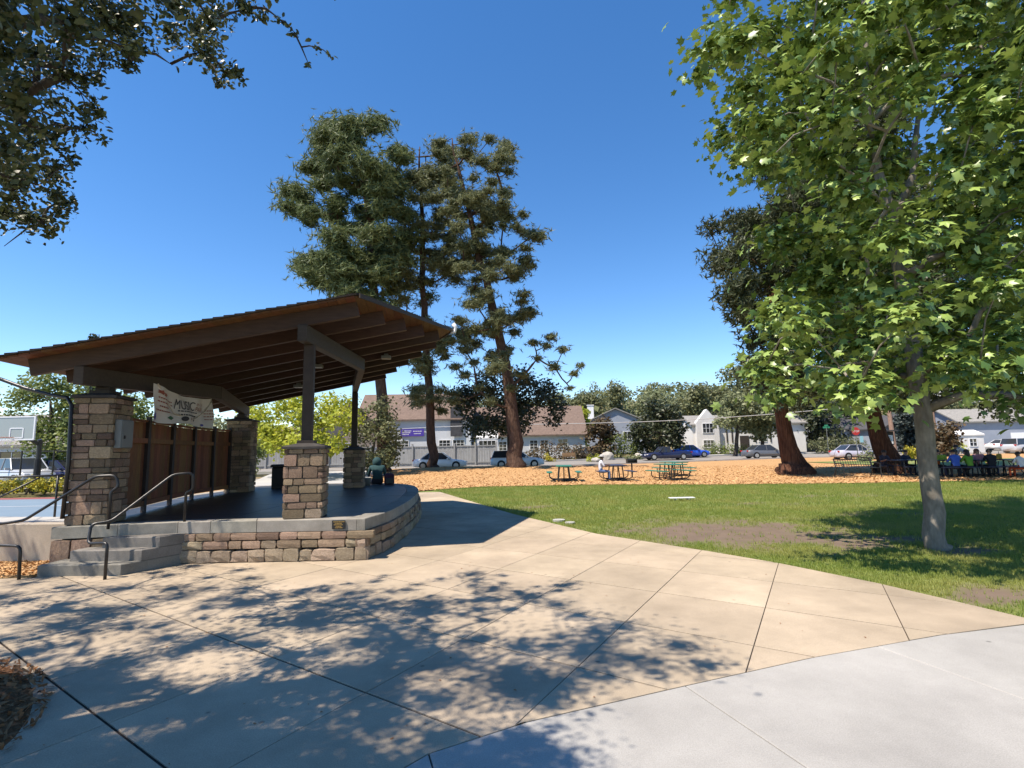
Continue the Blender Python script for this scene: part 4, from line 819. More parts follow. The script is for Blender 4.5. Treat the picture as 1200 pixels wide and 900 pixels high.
for args in (('conifer_tree', 'pointed dark conifer rising above the hillside houses', 722, 522, 110, [(708, 505), (712, 480), (718, 455), (723, 449), (730, 458), (738, 480), (745, 505), (725, 512)], 26, 1.7, 'leaf_olive', 41),
             ('olive_tree', 'dark dense round tree beside the parked dark blue car', 772, 536, 62, [(743, 505), (748, 485), (762, 473), (785, 472), (800, 490), (803, 510), (795, 525), (770, 530), (748, 525)], 34, 1.3, 'leaf_dark', 42),
             ('yellow_tree', 'small yellow-green tree at the end of the long brown roof', 683, 530, 72, [(674, 500), (676, 483), (684, 479), (692, 490), (691, 510), (684, 525), (676, 520)], 14, .9, 'leaf_yellow', 43),
             ('rust_tree', 'rust-green bushy tree in front of the grey chimney house', 704, 534, 62, [(689, 515), (696, 497), (710, 494), (716, 510), (712, 527), (695, 528)], 16, .9, 'leaf_rust', 44),
             ('leafy_tree', 'loose grey-green tree leaning before the white gabled house', 862, 534, 64, [(835, 480), (850, 465), (880, 462), (905, 475), (908, 495), (890, 505), (860, 500), (842, 498)], 30, 1.2, 'leaf_grey', 45),
             ('leafy_tree', 'grey-green multi-stem tree screening the white house wall', 893, 535, 66, [(872, 490), (880, 472), (905, 468), (925, 480), (922, 505), (905, 515), (885, 510)], 26, 1.1, 'leaf_grey', 54),
             ('leafy_tree', 'round green tree on the slope above the dark blue car', 815, 528, 95, [(790, 480), (800, 460), (825, 452), (845, 462), (850, 485), (838, 500), (800, 500)], 30, 1.8, 'leaf_olive', 46),
             ('leafy_tree', 'pale sunlit tree on the slope above the grey house roof', 760, 524, 120, [(742, 485), (748, 465), (765, 452), (785, 458), (790, 480), (775, 495), (750, 495)], 28, 2.0, 'leaf_grey', 47),
             ('leafy_tree', 'broad grey-green tree on the slope behind the yellow tree', 690, 520, 130, [(655, 490), (660, 472), (680, 462), (705, 465), (712, 485), (700, 500), (665, 500)], 30, 2.2, 'leaf_olive', 48),
             ('leafy_tree', 'tall grey-green tree on the slope left of the redwood trunk', 858, 526, 105, [(832, 475), (840, 445), (862, 432), (890, 440), (895, 470), (880, 490), (845, 490)], 32, 2.0, 'leaf_olive', 49),
             ('leafy_tree', 'dark tree mass between the two redwood trunks', 980, 526, 75, [(930, 500), (935, 470), (965, 460), (1000, 465), (1015, 490), (1005, 515), (950, 520)], 40, 1.6, 'leaf_dark', 50),
             ('spruce_tree', 'blue-grey spruce behind the sycamore trunk', 1068, 528, 66, [(1050, 520), (1052, 500), (1060, 475), (1068, 455), (1076, 475), (1082, 500), (1084, 525), (1060, 528)], 34, 1.0, 'leaf_spruce', 51),
             ('leafy_tree', 'grey-green tree beside the tall utility pole', 1120, 522, 85, [(1095, 500), (1100, 475), (1115, 462), (1135, 470), (1138, 490), (1125, 505), (1100, 510)], 24, 1.5, 'leaf_olive', 52),
             ('rust_tree', 'dark rusty shrub tree just behind the shaded picnic tables', 1107, 528, 55, [(1090, 520), (1093, 500), (1105, 493), (1118, 500), (1120, 517), (1105, 526)], 18, .9, 'leaf_rust', 53)):
    nm, lab, px_, pb_, Y_, poly, n_, r_, lm_, sd = args
    round_tree(nm, lab, 'tree', px_, pb_, Y_, poly, n_, r_, lm_, 60, .0055*Y_+.1, tr=.25*Y_/70, group=HT, seed=sd)
def shrub(name, label, px0, px1, pytop, pybase, Y, lm, n, r, size=.22, depth=.8, group='shrubs along the street', seed=1, per=45):
    q = np.random.default_rng(seed); b = at((px0+px1)/2, pybase, Y); root = empty(name, (b[0], Y, terr(b[0], Y)), 0, label, 'shrub', group); o = np.array(root.location)
    cl = []
    for _ in range(n): p = at(q.uniform(px0, px1), q.uniform(pytop+1, pybase), Y+q.uniform(-depth, depth)); p = p-o; p[2] = max(p[2], r*.4); cl.append((*p, r*q.uniform(.7, 1.2)))
    P, D, i = crown_pts(cl, per, .9, .3); k = P[:, 2] > .02; P, D = P[k], D[k]
    scatter('foliage', LEAF[0], LEAF[1], P, frames(D*.6+rng.normal(0, .4, P.shape)+np.array([0, 0, .5])), size*rng.uniform(.6, 1.2, len(P)), lm, root)['kind'] = 'stuff'
    mb = MB()
    for c in cl[::3]: mb.tube([(c[0]*.6, c[1]*.6, -.02), (c[0]*.8, c[1]*.8, c[2]*.5), c[:3]], [.05, .035, .015], 5)
    mb.build('stems', 'bark_oak', root)['kind'] = 'stuff'
    return root
round_tree('shade_tree', 'dark broad tree at the lawn edge whose low crown shades the picnic tables', 'tree', 1290, 566, 21.5, [(1075, 440), (1080, 380), (1070, 300), (1110, 200), (1180, 120), (1300, 80), (1400, 150), (1420, 380), (1330, 470), (1200, 482), (1130, 475)], 120, .95, 'leaf_dark', 150, .2, tr=.35, dY=3.4, seed=61)
shrub('hedge', 'long rust-green clipped hedge in front of the long brown roof', 617, 690, 520, 541, 61, 'leaf_rust', 46, .6, .24, seed=1)
shrub('shrub', 'small yellow flowering shrub at the foot of the hedge', 640, 650, 533, 541, 58.5, 'leaf_flower', 8, .35, .16, .4, seed=2)
shrub('shrub', 'low bright green shrub beside the white rock', 690, 704, 533, 542, 57, 'leaf_yellow', 12, .4, .16, .5, seed=3)
shrub('shrub', 'green creeper bank under the grey chimney house', 712, 750, 508, 535, 62, 'leaf_mid', 40, .7, .22, .8, seed=4)
shrub('shrub', 'pale low shrub bed beside the dark blue car', 735, 752, 533, 541, 60, 'leaf_grey', 12, .4, .18, .5, seed=5)
shrub('shrub', 'green foundation planting before the white gabled house', 822, 882, 522, 533, 68, 'leaf_mid', 40, .6, .22, .7, seed=6)
shrub('hedge', 'clipped green hedge beside the green street sign', 950, 1012, 514, 527, 66, 'leaf_olive', 46, .6, .22, .7, seed=7)
shrub('shrub', 'spiky yellow-green shrub behind the shaded picnic tables', 1063, 1076, 522, 540, 48, 'leaf_flower', 14, .42, .2, .5, seed=8)
shrub('shrub', 'low flowering shrub near the stop sign', 1008, 1020, 527, 541, 47, 'leaf_grey', 12, .4, .18, .5, seed=9)
shrub('shrub', 'green shrub row beside the white garden shed', 1110, 1130, 519, 530, 58, 'leaf_yellow', 14, .5, .2, .5, seed=10)
shrub('planting', 'yellow and green planting strip behind the ball court', -30, 72, 562, 577, 25, 'leaf_flower', 40, .32, .14, .6, seed=11)
shrub('planting', 'grey-green planting strip along the far side of the ball court', -30, 75, 560, 575, 26.4, 'leaf_olive', 40, .34, .14, .6, seed=12)
# wooded hillside: one mass
n = 260; cl = []
for _ in range(n):
    Y = rng.uniform(150, 340); x = rng.uniform(-.15, .95)*Y
    h = rng.uniform(5, 11)
    for k in range(5): cl.append((x+rng.normal(0, 2.2), Y+rng.normal(0, 2.2), terr(x, Y)+h*rng.uniform(.35, .95), rng.uniform(1.8, 3.4)))
for _ in range(90):
    Y = rng.uniform(95, 150); x = rng.uniform(-.9, 1.3)*Y
    if -.05*Y < x < .14*Y: continue
    for k in range(4): cl.append((x+rng.normal(0, 1.6), Y+rng.normal(0, 1.6), terr(x, Y)+rng.uniform(2, 6.5), rng.uniform(1.6, 2.8)))
P, D, i = crown_pts(cl, 24, .85, .4)
tag(scatter('hillside_woodland', LEAF[0], LEAF[1], P, frames(D*.7+rng.normal(0, .4, P.shape)+np.array([0, 0, .5])), rng.uniform(.8, 1.6, len(P)), 'leaf_far'), 'far wooded hillside behind the houses', 'woodland', kind='stuff')

# ------------------------------------------------------------------ buildings
def window(par, c, nrm, wd, ht, panes=(2, 2), fr='white', pane='glass'):
    """c: centre in the parent's space; nrm: 'x+','x-','y+','y-'"""
    a = {'y-': 0, 'x+': math.pi/2, 'y+': math.pi, 'x-': -math.pi/2}[nrm]; e = link('window', None, par, c, (0, 0, a))
    mb = MB(); t_ = .07
    for x in (-wd/2, wd/2): mb.box((x, -.03, 0), (t_, .08, ht+t_))
    for z in (-ht/2, ht/2): mb.box((0, -.03, z), (wd-t_, .08, t_))
    for i in range(1, panes[0]): mb.box((-wd/2+wd*i/panes[0], -.03, 0), (.045, .06, ht-t_))
    for i in range(1, panes[1]): mb.box((0, -.032, -ht/2+ht*i/panes[1]), (wd-t_, .05, .04))
    mb.build('frame', fr, e); MB().box((0, -.012, 0), (wd-t_, .02, ht-t_)).build('pane', pane, e); return e
def house(name, label, px, pyb, Y, rz, wd, dp, hw, hr, wall, roof, axis='x', over=.35, wins=(), chim=None, door=None, cat='house', zoff=0.):
    b = at(px, pyb, Y); root = empty(name, (b[0], Y, terr(b[0], Y)+zoff-.1), rz, label, cat)
    x, y = wd/2, dp/2
    mb = MB().box((0, 0, hw/2), (wd, dp, hw))
    if axis == 'x': mb.add([(-x, -y, hw), (-x, y, hw), (-x, 0, hw+hr), (x, -y, hw), (x, y, hw), (x, 0, hw+hr)], [(0, 2, 1), (3, 4, 5)])
    else: mb.add([(-x, -y, hw), (x, -y, hw), (0, -y, hw+hr), (-x, y, hw), (x, y, hw), (0, y, hw+hr)], [(0, 1, 2), (3, 5, 4)])
    mb.build('wall', wall, root)
    rf = link('roof', None, root)
    for s in (-1, 1):
        m2 = MB(); t_ = .16
        if axis == 'x':
            k = hr/y; e0 = (s*(y+over), hw-over*k); A_, B_ = (-x-over, s*(y+over), hw-over*k+.03), (x+over, s*(y+over), hw-over*k+.03); C_, D_ = (x+over, 0, hw+hr+.03), (-x-over, 0, hw+hr+.03)
        else:
            k = hr/x; A_, B_ = (s*(x+over), -y-over, hw-over*k+.03), (s*(x+over), y+over, hw-over*k+.03); C_, D_ = (0, y+over, hw+hr+.03), (0, -y-over, hw+hr+.03)
        vs = [A_, B_, C_, D_]; vs += [(q[0], q[1], q[2]+t_) for q in vs]
        m2.add(vs, [(3, 2, 1, 0), (4, 5, 6, 7), (0, 1, 5, 4), (1, 2, 6, 5), (2, 3, 7, 6), (3, 0, 4, 7)]).build('roof_slope', roof, rf)
    if chim: cx, cy, cw, cz = chim; MB().box((cx, cy, cz/2+hw/2), (cw, cw, cz-hw)).box((cx, cy, cz+.06), (cw+.15, cw+.15, .12)).build('chimney', 'white', rf)
    for f, a_, z, w_, h_, pn in wins:
        c = {'y-': (a_, -y, z), 'y+': (a_, y, z), 'x+': (x, a_, z), 'x-': (-x, a_, z)}[f]; window(root, c, f, w_, h_, pn)
    if door:
        f, a_, w_, h_, dm = door; c = {'y-': (a_, -y-.02, h_/2+.1), 'x-': (-x-.02, a_, h_/2+.1)}[f]; d_ = MB().box((0, 0, 0), (w_, .08, h_) if f == 'y-' else (.08, w_, h_)).build('door', dm, root); d_.location = c
        MB().box((w_*.38, -.06, 0), (.05, .06, .12)).build('handle', 'steel', d_)
    return root
sch = house('school_building', 'long white building with broad brown shingle roof behind the hedge', 620, 541, 70, .02, 13.5, 9, 3.0, 3.6, 'sidewhite', 'roof_brown', wins=[('y-', -4.6, 1.6, .95, 1.1, (2, 3)), ('y-', -3.4, 1.6, .95, 1.1, (2, 3)), ('y-', .4, 1.7, .95, 1.1, (2, 3)), ('y-', 1.7, 1.7, .95, 1.1, (2, 3)), ('y-', 4.0, 1.9, 1.2, .9, (2, 2))], cat='building')
sc2 = house('school_building', 'two-storey white building with brown roof and purple banner beyond the grey fence', 492, 548, 66, .03, 13.0, 9, 5.0, 3.2, 'sidewhite', 'roof_brown', wins=[('y-', -2.9, 1.9, 1.3, 1.2, (3, 3)), ('y-', -1.3, 1.9, 1.3, 1.2, (3, 3)), ('y-', 3.5, 1.9, 1.3, 1.2, (3, 3)), ('y-', 5.1, 1.9, 1.3, 1.2, (3, 3)), ('y-', -3.6, 4.3, 1.1, .9, (2, 2))], cat='building')
MB().prism([(0, 0), (1.4, 0), (1.0, .2), (.35, .2)], 0, 3.4).build('dark_gable', 'roof_dark', sc2).location = (4.2, -4.75, 2.9)
pb_ = empty('purple_banner', (at(483, 507, 61.3)[0], 61.35, at(483, 507, 61.3)[2]), .03, 'purple rectangular banner with pale lettering on the white building wall', 'banner')
MB().box((0, 0, 0), (2.7, .06, .85)).build('cloth', plain('purple_cloth', (.075, .045, .33), .6), pb_)
mb = MB()
for z, a_, b_ in ((.2, -1.15, -.2), (0, -1.15, -.3), (-.2, -1.15, -.5), (.15, .1, 1.1), (-.12, .2, 1.0)):
    x = a_
    while x < b_: l = random.uniform(.06, .14); mb.box((x+l/2, -.034, z), (l, .01, .1)); x += l+.05
mb.build('lettering', 'white', pb_)
house('brown_house', 'brown gabled house showing between the yellow-green tree and the shrub', 408, 549, 60, .3, 7.5, 8, 3.4, 3.4, 'sidetan', 'roof_brown', 'y', wins=[('y-', 0, 1.8, 1.2, 1.2, (2, 2))])
house('grey_house', 'blue-grey gabled house with tall white chimney', 722, 540, 82, -.15, 8.5, 8, 4.6, 1.9, 'sidegrey', 'roof_grey', 'y', chim=(-3.6, -2.5, .95, 7.2), wins=[('y-', 1.6, 2.6, 1.2, 1.1, (2, 2)), ('y-', -1.6, 2.6, 1.2, 1.1, (2, 2))])
house('porch_wing', 'low side wing with grey roof beside the chimney house', 700, 540, 84, -.1, 6.5, 6, 3.6, 1.5, 'sidewhite', 'roof_grey', 'x')
tud = house('white_gabled_house', 'white stucco house with steep narrow gable behind the leaning tree', 868, 534, 76, -.06, 15, 7, 3.9, 1.3, 'stucco', 'roof_grey', 'x', wins=[('y-', 1.8, 2.1, 1.1, 1.3, (2, 3)), ('y-', 4.8, 2.2, 1.5, 1.8, (3, 3)), ('y-', -1.1, 3.6, .9, 1.0, (2, 2))], door=('y-', -.6, 1.2, 2.2, 'timberdark'))
mb = MB(); gx, gw, gd = -5.6, 3.0, -3.9
mb.box((gx, gd+.3, 2.1), (gw, 1.2, 4.2)); mb.add([(gx-gw/2, gd-.3, 4.2), (gx+gw/2, gd-.3, 4.2), (gx, gd-.3, 6.0), (gx-gw/2, gd+.9, 4.2), (gx+gw/2, gd+.9, 4.2), (gx, gd+.9, 6.0)], [(0, 1, 2), (3, 5, 4), (0, 2, 5, 3), (1, 4, 5, 2)]); mb.build('gable_wing', 'stucco', tud)
window(tud, (gx, gd-.3, 3.4), 'y-', 1.4, 1.3, (3, 2)); window(tud, (gx, gd-.3, 1.3), 'y-', 1.4, 1.0, (3, 2))
for x in (-2.9, -2.2, .9, 2.9): MB().box((x, -3.54, 2.6), (.16, .08, 2.4)).build('timber', 'timberdark', tud)
house('garage_house', 'pale blue-grey garage with grey roof, white door and round wall ornament', 1148, 526, 72, -.12, 9.5, 8, 3.6, 1.7, 'sidegrey', 'roof_grey', 'x', wins=[], door=('y-', 2.4, 2.6, 2.0, 'white'))
house('ranch_house', 'low cream ranch house with grey roof and covered porch beyond the parked cars', 1205, 524, 76, -.05, 14, 8, 3.4, 1.5, plain('cream_wall', (.5, .48, .38), .8), 'roof_grey', 'x', wins=[('y-', -3.2, 1.8, 1.6, 1.4, (2, 2)), ('y-', -.8, 1.8, 1.6, 1.4, (2, 2)), ('y-', 1.6, 1.8, 1.6, 1.4, (2, 2))])
house('garden_shed', 'small white garden shed with low gable beside the garage', 1124, 528, 64, -.1, 3.6, 3, 2.0, .5, 'stucco', 'stucco', 'x', over=.1, wins=[('y-', .6, 1.2, .8, .9, (2, 2))])
house('dark_house', 'dark grey house with stacked gables behind the message board', 1040, 532, 70, .1, 5.5, 6, 3.0, 1.6, 'sidegrey', 'roof_dark', 'y', wins=[('y-', 0, 3.2, .8, .7, (2, 1))])
house('hill_house', 'white house high on the hillside above the garage', 1128, 500, 150, 0, 13, 8, 4, 1.5, 'stucco', 'roof_grey', 'x', zoff=4, wins=[('y-', -3, 2.5, 1.8, 1.4, (2, 2)), ('y-', 2, 2.5, 1.8, 1.4, (2, 2))])
house('shed_house', 'dim grey house behind the hedge and street sign', 985, 530, 76, .05, 9, 7, 3.0, 2.0, 'sidegrey', 'roof_dark', 'x', wins=[('y-', -2, 1.7, 1.4, 1.1, (2, 2)), ('y-', 2, 1.7, 1.4, 1.1, (2, 2))])
house('bungalow', 'white bungalow with pale grey shingle roof behind the basketball hoop', 18, 562, 41, .08, 12, 7, 2.7, 2.2, 'sidewhite', 'roof_grey', 'x', wins=[('y-', -1.2, 1.5, 1.5, 1.4, (2, 2)), ('y-', 2.4, 1.5, 1.6, 1.4, (2, 2))])
# grey board fence along the street: posts, rails and boards
gf = empty('board_fence', (-16, 54.2, terr(-16, 54.2)), 0, 'long weathered grey board fence behind the white parked cars', 'fence'); go = np.array(gf.location)
fx0, fx1 = at(262, 550, 54.2)[0], at(582, 550, 54.2)[0]; nx = 13; pm = MB().box((0, 0, 1.12), (.16, .16, 2.24)).mesh('post', 'greyfence'); bmz = MB().box((0, 0, .98), (.2, .035, 1.9)).mesh('board', 'greyfence')
xs = np.linspace(fx0, fx1, nx+1)
for i, x in enumerate(xs):
    link('post', pm, gf, (x-go[0], -.06, 0))
    if i < nx:
        ww = xs[i+1]-x; nb = int(ww/.24)
        for k in range(nb): link('board', bmz, gf, (x+ww*(k+.5)/nb-go[0], random.uniform(-.01, .01), 0), (0, 0, 0), (ww/nb/.2*.93, 1, random.uniform(.985, 1.0)))
        for z in (1.95, .3): MB().box((x+ww/2-go[0], -.045, z), (ww-.17, .05, .1)).build('rail', 'greyfence', gf)
# glass-house / trailer roof showing over the fence
gh = house('greenhouse', 'small white lean-to greenhouse above the end of the grey fence', 572, 549, 58, 0, 2.2, 2, 2.7, .8, 'white', 'white', 'x', over=.05, wins=[('y-', 0, 2.1, 1.8, .8, (4, 1))], cat='greenhouse')

# ------------------------------------------------------------------ cars
def car(label, px, pyb, Y, rz, col, L_=4.6, W_=1.8, H_=1.42, kind='sedan', name='parked_car'):
    b = at(px, pyb, Y); root = empty(name, (b[0], Y, terr(b[0], Y)+.02), rz, label, 'car', 'cars parked along the street')
    paint = plain('car_paint', col, .3, .0, .5, .5); h = L_/2; belt = .62*H_ if kind != 'truck' else .6*H_
    if kind == 'suv': prof = [(-1, .45, .62), (-.97, .62, .9), (-.8, belt/H_, .97), (-.4, belt/H_, 1), (0, belt/H_*.99, 1), (.34, belt/H_*.97, 1), (.5, .60, .99), (.8, .54, .95), (.95, .48, .86), (1, .36, .7)]
    else: prof = [(-1, .45, .66), (-.97, .60, .88), (-.72, .655, .97), (-.4, belt/H_*1.02, 1), (0, belt/H_, 1), (.30, belt/H_*.98, 1), (.45, .59, .99), (.8, .53, .95), (.96, .46, .84), (1, .34, .68)]
    mb = MB(); ring = []
    for x, zt, wf in prof:
        zt *= H_; ww = W_/2*wf; zb = .19 if abs(x) < .93 else .26
        ring.append([(x*h, -ww*.86, zb), (x*h, -ww, zb+.1), (x*h, -ww*1.0, (zb+zt)/2), (x*h, -ww*.95, zt-.07), (x*h, -ww*.84, zt), (x*h, ww*.84, zt), (x*h, ww*.95, zt-.07), (x*h, ww, (zb+zt)/2), (x*h, ww, zb+.1), (x*h, ww*.86, zb)])
    vs = [q for r in ring for q in r]; fs = [(i*10+j, (i+1)*10+j, (i+1)*10+(j+1) % 10, i*10+(j+1) % 10) for i in range(len(ring)-1) for j in range(10)]
    fs += [tuple(range(10)), tuple((len(ring)-1)*10+j for j in range(9, -1, -1))]
    body = mb.add(vs, fs).build('body', paint, root, smooth=True)
    # greenhouse: rear glass, roof, windscreen
    if kind == 'suv': gx = [(-.96, 0, .93), (-.86, 1, .86), (-.2, 1.03, .86), (.12, 1.0, .85), (.42, 0, .95)]
    elif kind == 'truck': gx = [(-.12, 0, .92), (-.06, 1, .84), (.1, 1.02, .84), (.2, 1.0, .84), (.40, 0, .94)]
    else: gx = [(-.74, 0, .92), (-.42, .96, .80), (-.1, 1.03, .82), (.10, 1.0, .82), (.42, 0, .94)]
    zb = belt-.03; g = []
    for x, t_, wf in gx: z = zb+(H_-zb)*t_*.985; g.append((x*h, W_/2*wf*(.97 if t_ < .5 else .90), z))
    v = []; 
    for x, ww, z in g: v += [(x, -ww, z), (x, ww, z)]
    base = [(x, s*W_/2*.93, zb) for x, _, _ in g[1:-1] for s in (-1, 1)]
    o = len(v); v += base
    fs = [(0, 2, 3, 1), (6, 8, 9, 7)]; rf = [(2, 4, 5, 3), (4, 6, 7, 5)]
    sd = [(0, o+0, 2), (2, o+0, o+2, 4), (4, o+2, o+4, 6), (6, o+4, 8), (1, 3, o+1), (3, 5, o+3, o+1), (5, 7, o+5, o+3), (7, 9, o+5)]
    MB().add(v, fs+sd).build('windows', 'glass', root); m2 = MB()
    rz_ = [(q[0], q[1]*1.005, q[2]+.012) for q in v[2:8]]; m2.add(rz_+[(q[0], q[1], q[2]-.05) for q in rz_], [(0, 2, 3, 1), (2, 4, 5, 3), (0, 6, 8, 2), (2, 8, 10, 4), (1, 3, 9, 7), (3, 5, 11, 9), (0, 1, 7, 6), (4, 10, 11, 5)]).build('roof_panel', paint, root)
    for s in (-1, 1):
        m3 = MB()
        i0 = 0 if s < 0 else 1
        for a, c in ((v[0+i0], v[2+i0]), (v[8+i0], v[6+i0]), (v[4+i0], v[o+2+i0])): m3.tube([(a[0], a[1]+s*.01, a[2]), (c[0], c[1]+s*.01, c[2])], .035, 5)
        m3.build('pillars', paint, root)['kind'] = 'stuff'
        link('side_mirror', MB().box((0, 0, 0), (.14, .2, .12)).mesh('side_mirror', paint), root, (g[-1][0]-.25, s*(W_/2+.06), belt+.02))
        link('headlight', MB().box((0, 0, 0), (.12, .36, .13)).mesh('headlight', 'lamp_w'), root, (h*.955, s*W_/2*.62, .5*H_*.82), (0, 0, -s*.35))
        link('taillight', MB().box((0, 0, 0), (.1, .34, .15)).mesh('taillight', 'lamp_r'), root, (-h*.965, s*W_/2*.66, .56*H_), (0, 0, s*.25))
        for x in (.62, -.60):
            w_ = link('wheel', None, root, (x*h, s*(W_/2-.08), .32))
            MB().tube([(0, -.1, 0), (0, -.11, 0), (0, .11, 0), (0, .1, 0)], [.26, .32, .32, .26], 18).build('tyre', 'rubber', w_, smooth=False)
            MB().tube([(0, s*.112, 0), (0, s*.125, 0)], [.21, .19], 14).build('rim', 'rim', w_)
            MB().tube([(x*h, s*(W_/2-.24), .36), (x*h, s*(W_/2+.003), .34)], .345, 20).build('wheel_arch', 'blackp', root)
    MB().box((h*.985, 0, .33), (.06, W_*.5, .14)).build('grille', 'blackp', root)
    return root
car('white sedan parked before the grey fence behind the straight pine trunk', 516, 549, 46.5, math.pi*0+.03, (.85, .85, .84))
car('white hatchback parked partly behind the leaning pine trunk', 606, 549, 47.2, .05, (.82, .83, .84), 4.7, kind='suv', H_=1.5)
car('long dark navy pickup car parked by the round dark tree', 781, 540, 57.5, math.pi+.06, (.012, .016, .05), 5.2, 1.85, 1.4, 'truck')
car('bright blue car parked behind the dark navy pickup', 808, 537, 62, .12, (.015, .09, .52), 4.5)
car('grey sedan standing in the street beside the redwood trunk', 897, 537, 57, -.02+.1, (.10, .11, .125), 4.7)
car('white classic car parked in front of the cream ranch house', 1182, 523, 66, .02, (.72, .72, .7), 5.0, H_=1.3)
car('silver sport utility car with dark windows beside the white classic car', 1200, 526, 58, .25, (.42, .44, .47), 4.6, kind='suv', H_=1.6)
car('pale silver car partly hidden by the shaded redwood trunk', 1003, 540, 52, .05, (.42, .42, .5), 4.3)
car('silver sport utility car parked before the white bungalow', 26, 560, 31.5, -.5, (.40, .42, .44), 4.6, kind='suv', H_=1.6)
car('dark blue car behind the ball court fence', 72, 556, 33, 0, (.03, .035, .10), 4.4)
car('dark car glimpsed between shrub tree and chimney house', 693, 538, 63, .3, (.12, .13, .13), 4.4)

# ------------------------------------------------------------------ people
def person(label, loc, rz, pose, shirt, pants, skin='skin', hair=(.02, .015, .012), extra=None, scale=1., group=None, long_hair=False):
    S_ = 's'; 
    if pose == 'sit':
        J = dict(pel=(0, 0, .52), sp=(0, .0, .70), ch=(0, .03, .88), nk=(0, .055, 1.04), hd=(0, .09, 1.15), tp=(0, .085, 1.25))
        for s, n_ in ((-1, 'l'), (1, 'r')): J.update({'hp'+n_: (s*.1, .02, .50), 'kn'+n_: (s*.13, .42, .50), 'an'+n_: (s*.13, .42, .10), 'to'+n_: (s*.14, .56, .05), 'sh'+n_: (s*.18, .03, .96), 'el'+n_: (s*.24, .14, .74), 'wr'+n_: (s*.14, .36, .80)})
    elif pose == 'hunch':
        J = dict(pel=(0, 0, .10), sp=(0, .06, .28), ch=(0, .14, .44), nk=(0, .2, .55), hd=(0, .25, .62), tp=(0, .24, .71))
        for s, n_ in ((-1, 'l'), (1, 'r')): J.update({'hp'+n_: (s*.1, .04, .09), 'kn'+n_: (s*.13, .44, .11), 'an'+n_: (s*.13, .5, -.30), 'to'+n_: (s*.14, .62, -.36), 'sh'+n_: (s*.19, .14, .50), 'el'+n_: (s*.25, .22, .26), 'wr'+n_: (s*.14, .4, .24)})
    elif pose == 'bend':
        J = dict(pel=(0, 0, .92), sp=(0, .1, 1.06), ch=(0, .26, 1.18), nk=(0, .38, 1.24), hd=(0, .47, 1.28), tp=(0, .54, 1.33))
        for s, n_ in ((-1, 'l'), (1, 'r')): J.update({'hp'+n_: (s*.1, 0, .9), 'kn'+n_: (s*.12, .05, .48), 'an'+n_: (s*.12, -.03, .09), 'to'+n_: (s*.13, .12, .04), 'sh'+n_: (s*.18, .3, 1.2), 'el'+n_: (s*.22, .42, .95), 'wr'+n_: (s*.18, .55, .78)})
    bones = [('pel', 'sp', 0), ('sp', 'ch', 0), ('ch', 'nk', 0), ('nk', 'hd', 2), ('hd', 'tp', 2)]
    rad = dict(pel=.135, sp=.125, ch=.14, nk=.055, hd=.098, tp=.07)
    for n_ in 'lr':
        bones += [('pel', 'hp'+n_, 1), ('hp'+n_, 'kn'+n_, 1), ('kn'+n_, 'an'+n_, 1), ('an'+n_, 'to'+n_, 3), ('ch', 'sh'+n_, 0), ('sh'+n_, 'el'+n_, 0), ('el'+n_, 'wr'+n_, 2)]
        rad.update({'hp'+n_: .095, 'kn'+n_: .062, 'an'+n_: .04, 'to'+n_: .035, 'sh'+n_: .065, 'el'+n_: .045, 'wr'+n_: .03})
        W = Vector(J['wr'+n_]); d = (W-Vector(J['el'+n_])).normalized(); s = -1 if n_ == 'l' else 1; x = Vector((s, 0, 0)); pm_ = W+d*.07; J['pm'+n_] = tuple(pm_); rad['pm'+n_] = .034; bones.append(('wr'+n_, 'pm'+n_, 2))
        for k, (off, ln) in enumerate(((-.03, .07), (-.01, .08), (.01, .075), (.03, .06))): nm = f'f{k}{n_}'; J[nm] = tuple(pm_+x*off*1.1+d*ln+Vector((0, 0, -.015))); rad[nm] = .0085; bones.append(('pm'+n_, nm, 2))
        J['th'+n_] = tuple(W+d*.05-x*.055); rad['th'+n_] = .01; bones.append(('wr'+n_, 'th'+n_, 2))
    keys = list(J); me = bpy.data.meshes.new('body'); bm = bmesh.new(); ly = bm.verts.layers.skin.verify(); vv = {}
    for k in keys: v = bm.verts.new(J[k]); v[ly].radius = (rad[k], rad[k]); v[ly].use_root = (k == 'pel'); vv[k] = v
    for a, b_, _ in bones: bm.edges.new((vv[a], vv[b_]))
    bm.to_mesh(me); bm.free(); o = bpy.data.objects.new('body', me); COL.objects.link(o); o.modifiers.new('s', 'SKIN'); o.modifiers.new('u', 'SUBSURF').levels = 1
    dg = bpy.context.evaluated_depsgraph_get(); m2 = bpy.data.meshes.new_from_object(o.evaluated_get(dg)); bpy.data.objects.remove(o)
    m2.materials.clear()
    for m_ in (plain('shirt', shirt, .85), plain('trousers', pants, .85), M[skin], M['blackp']): m2.materials.append(m_)
    segs = [(np.array(J[a]), np.array(J[b_]), t_) for a, b_, t_ in bones]
    for p in m2.polygons:
        c = np.array(p.center); best = min(segs, key=lambda sg: np.linalg.norm(c-(sg[0]+(sg[1]-sg[0])*np.clip(((c-sg[0])@(sg[1]-sg[0]))/((sg[1]-sg[0])@(sg[1]-sg[0])), 0, 1)))); p.material_index = best[2]; p.use_smooth = True
    root = empty('person', tuple(loc), rz, label, 'person', group); root.scale = (scale,)*3
    b = bpy.data.objects.new('body', m2); COL.objects.link(b); b.parent = root
    hd = Vector(J['hd']); up = (Vector(J['tp'])-hd).normalized()
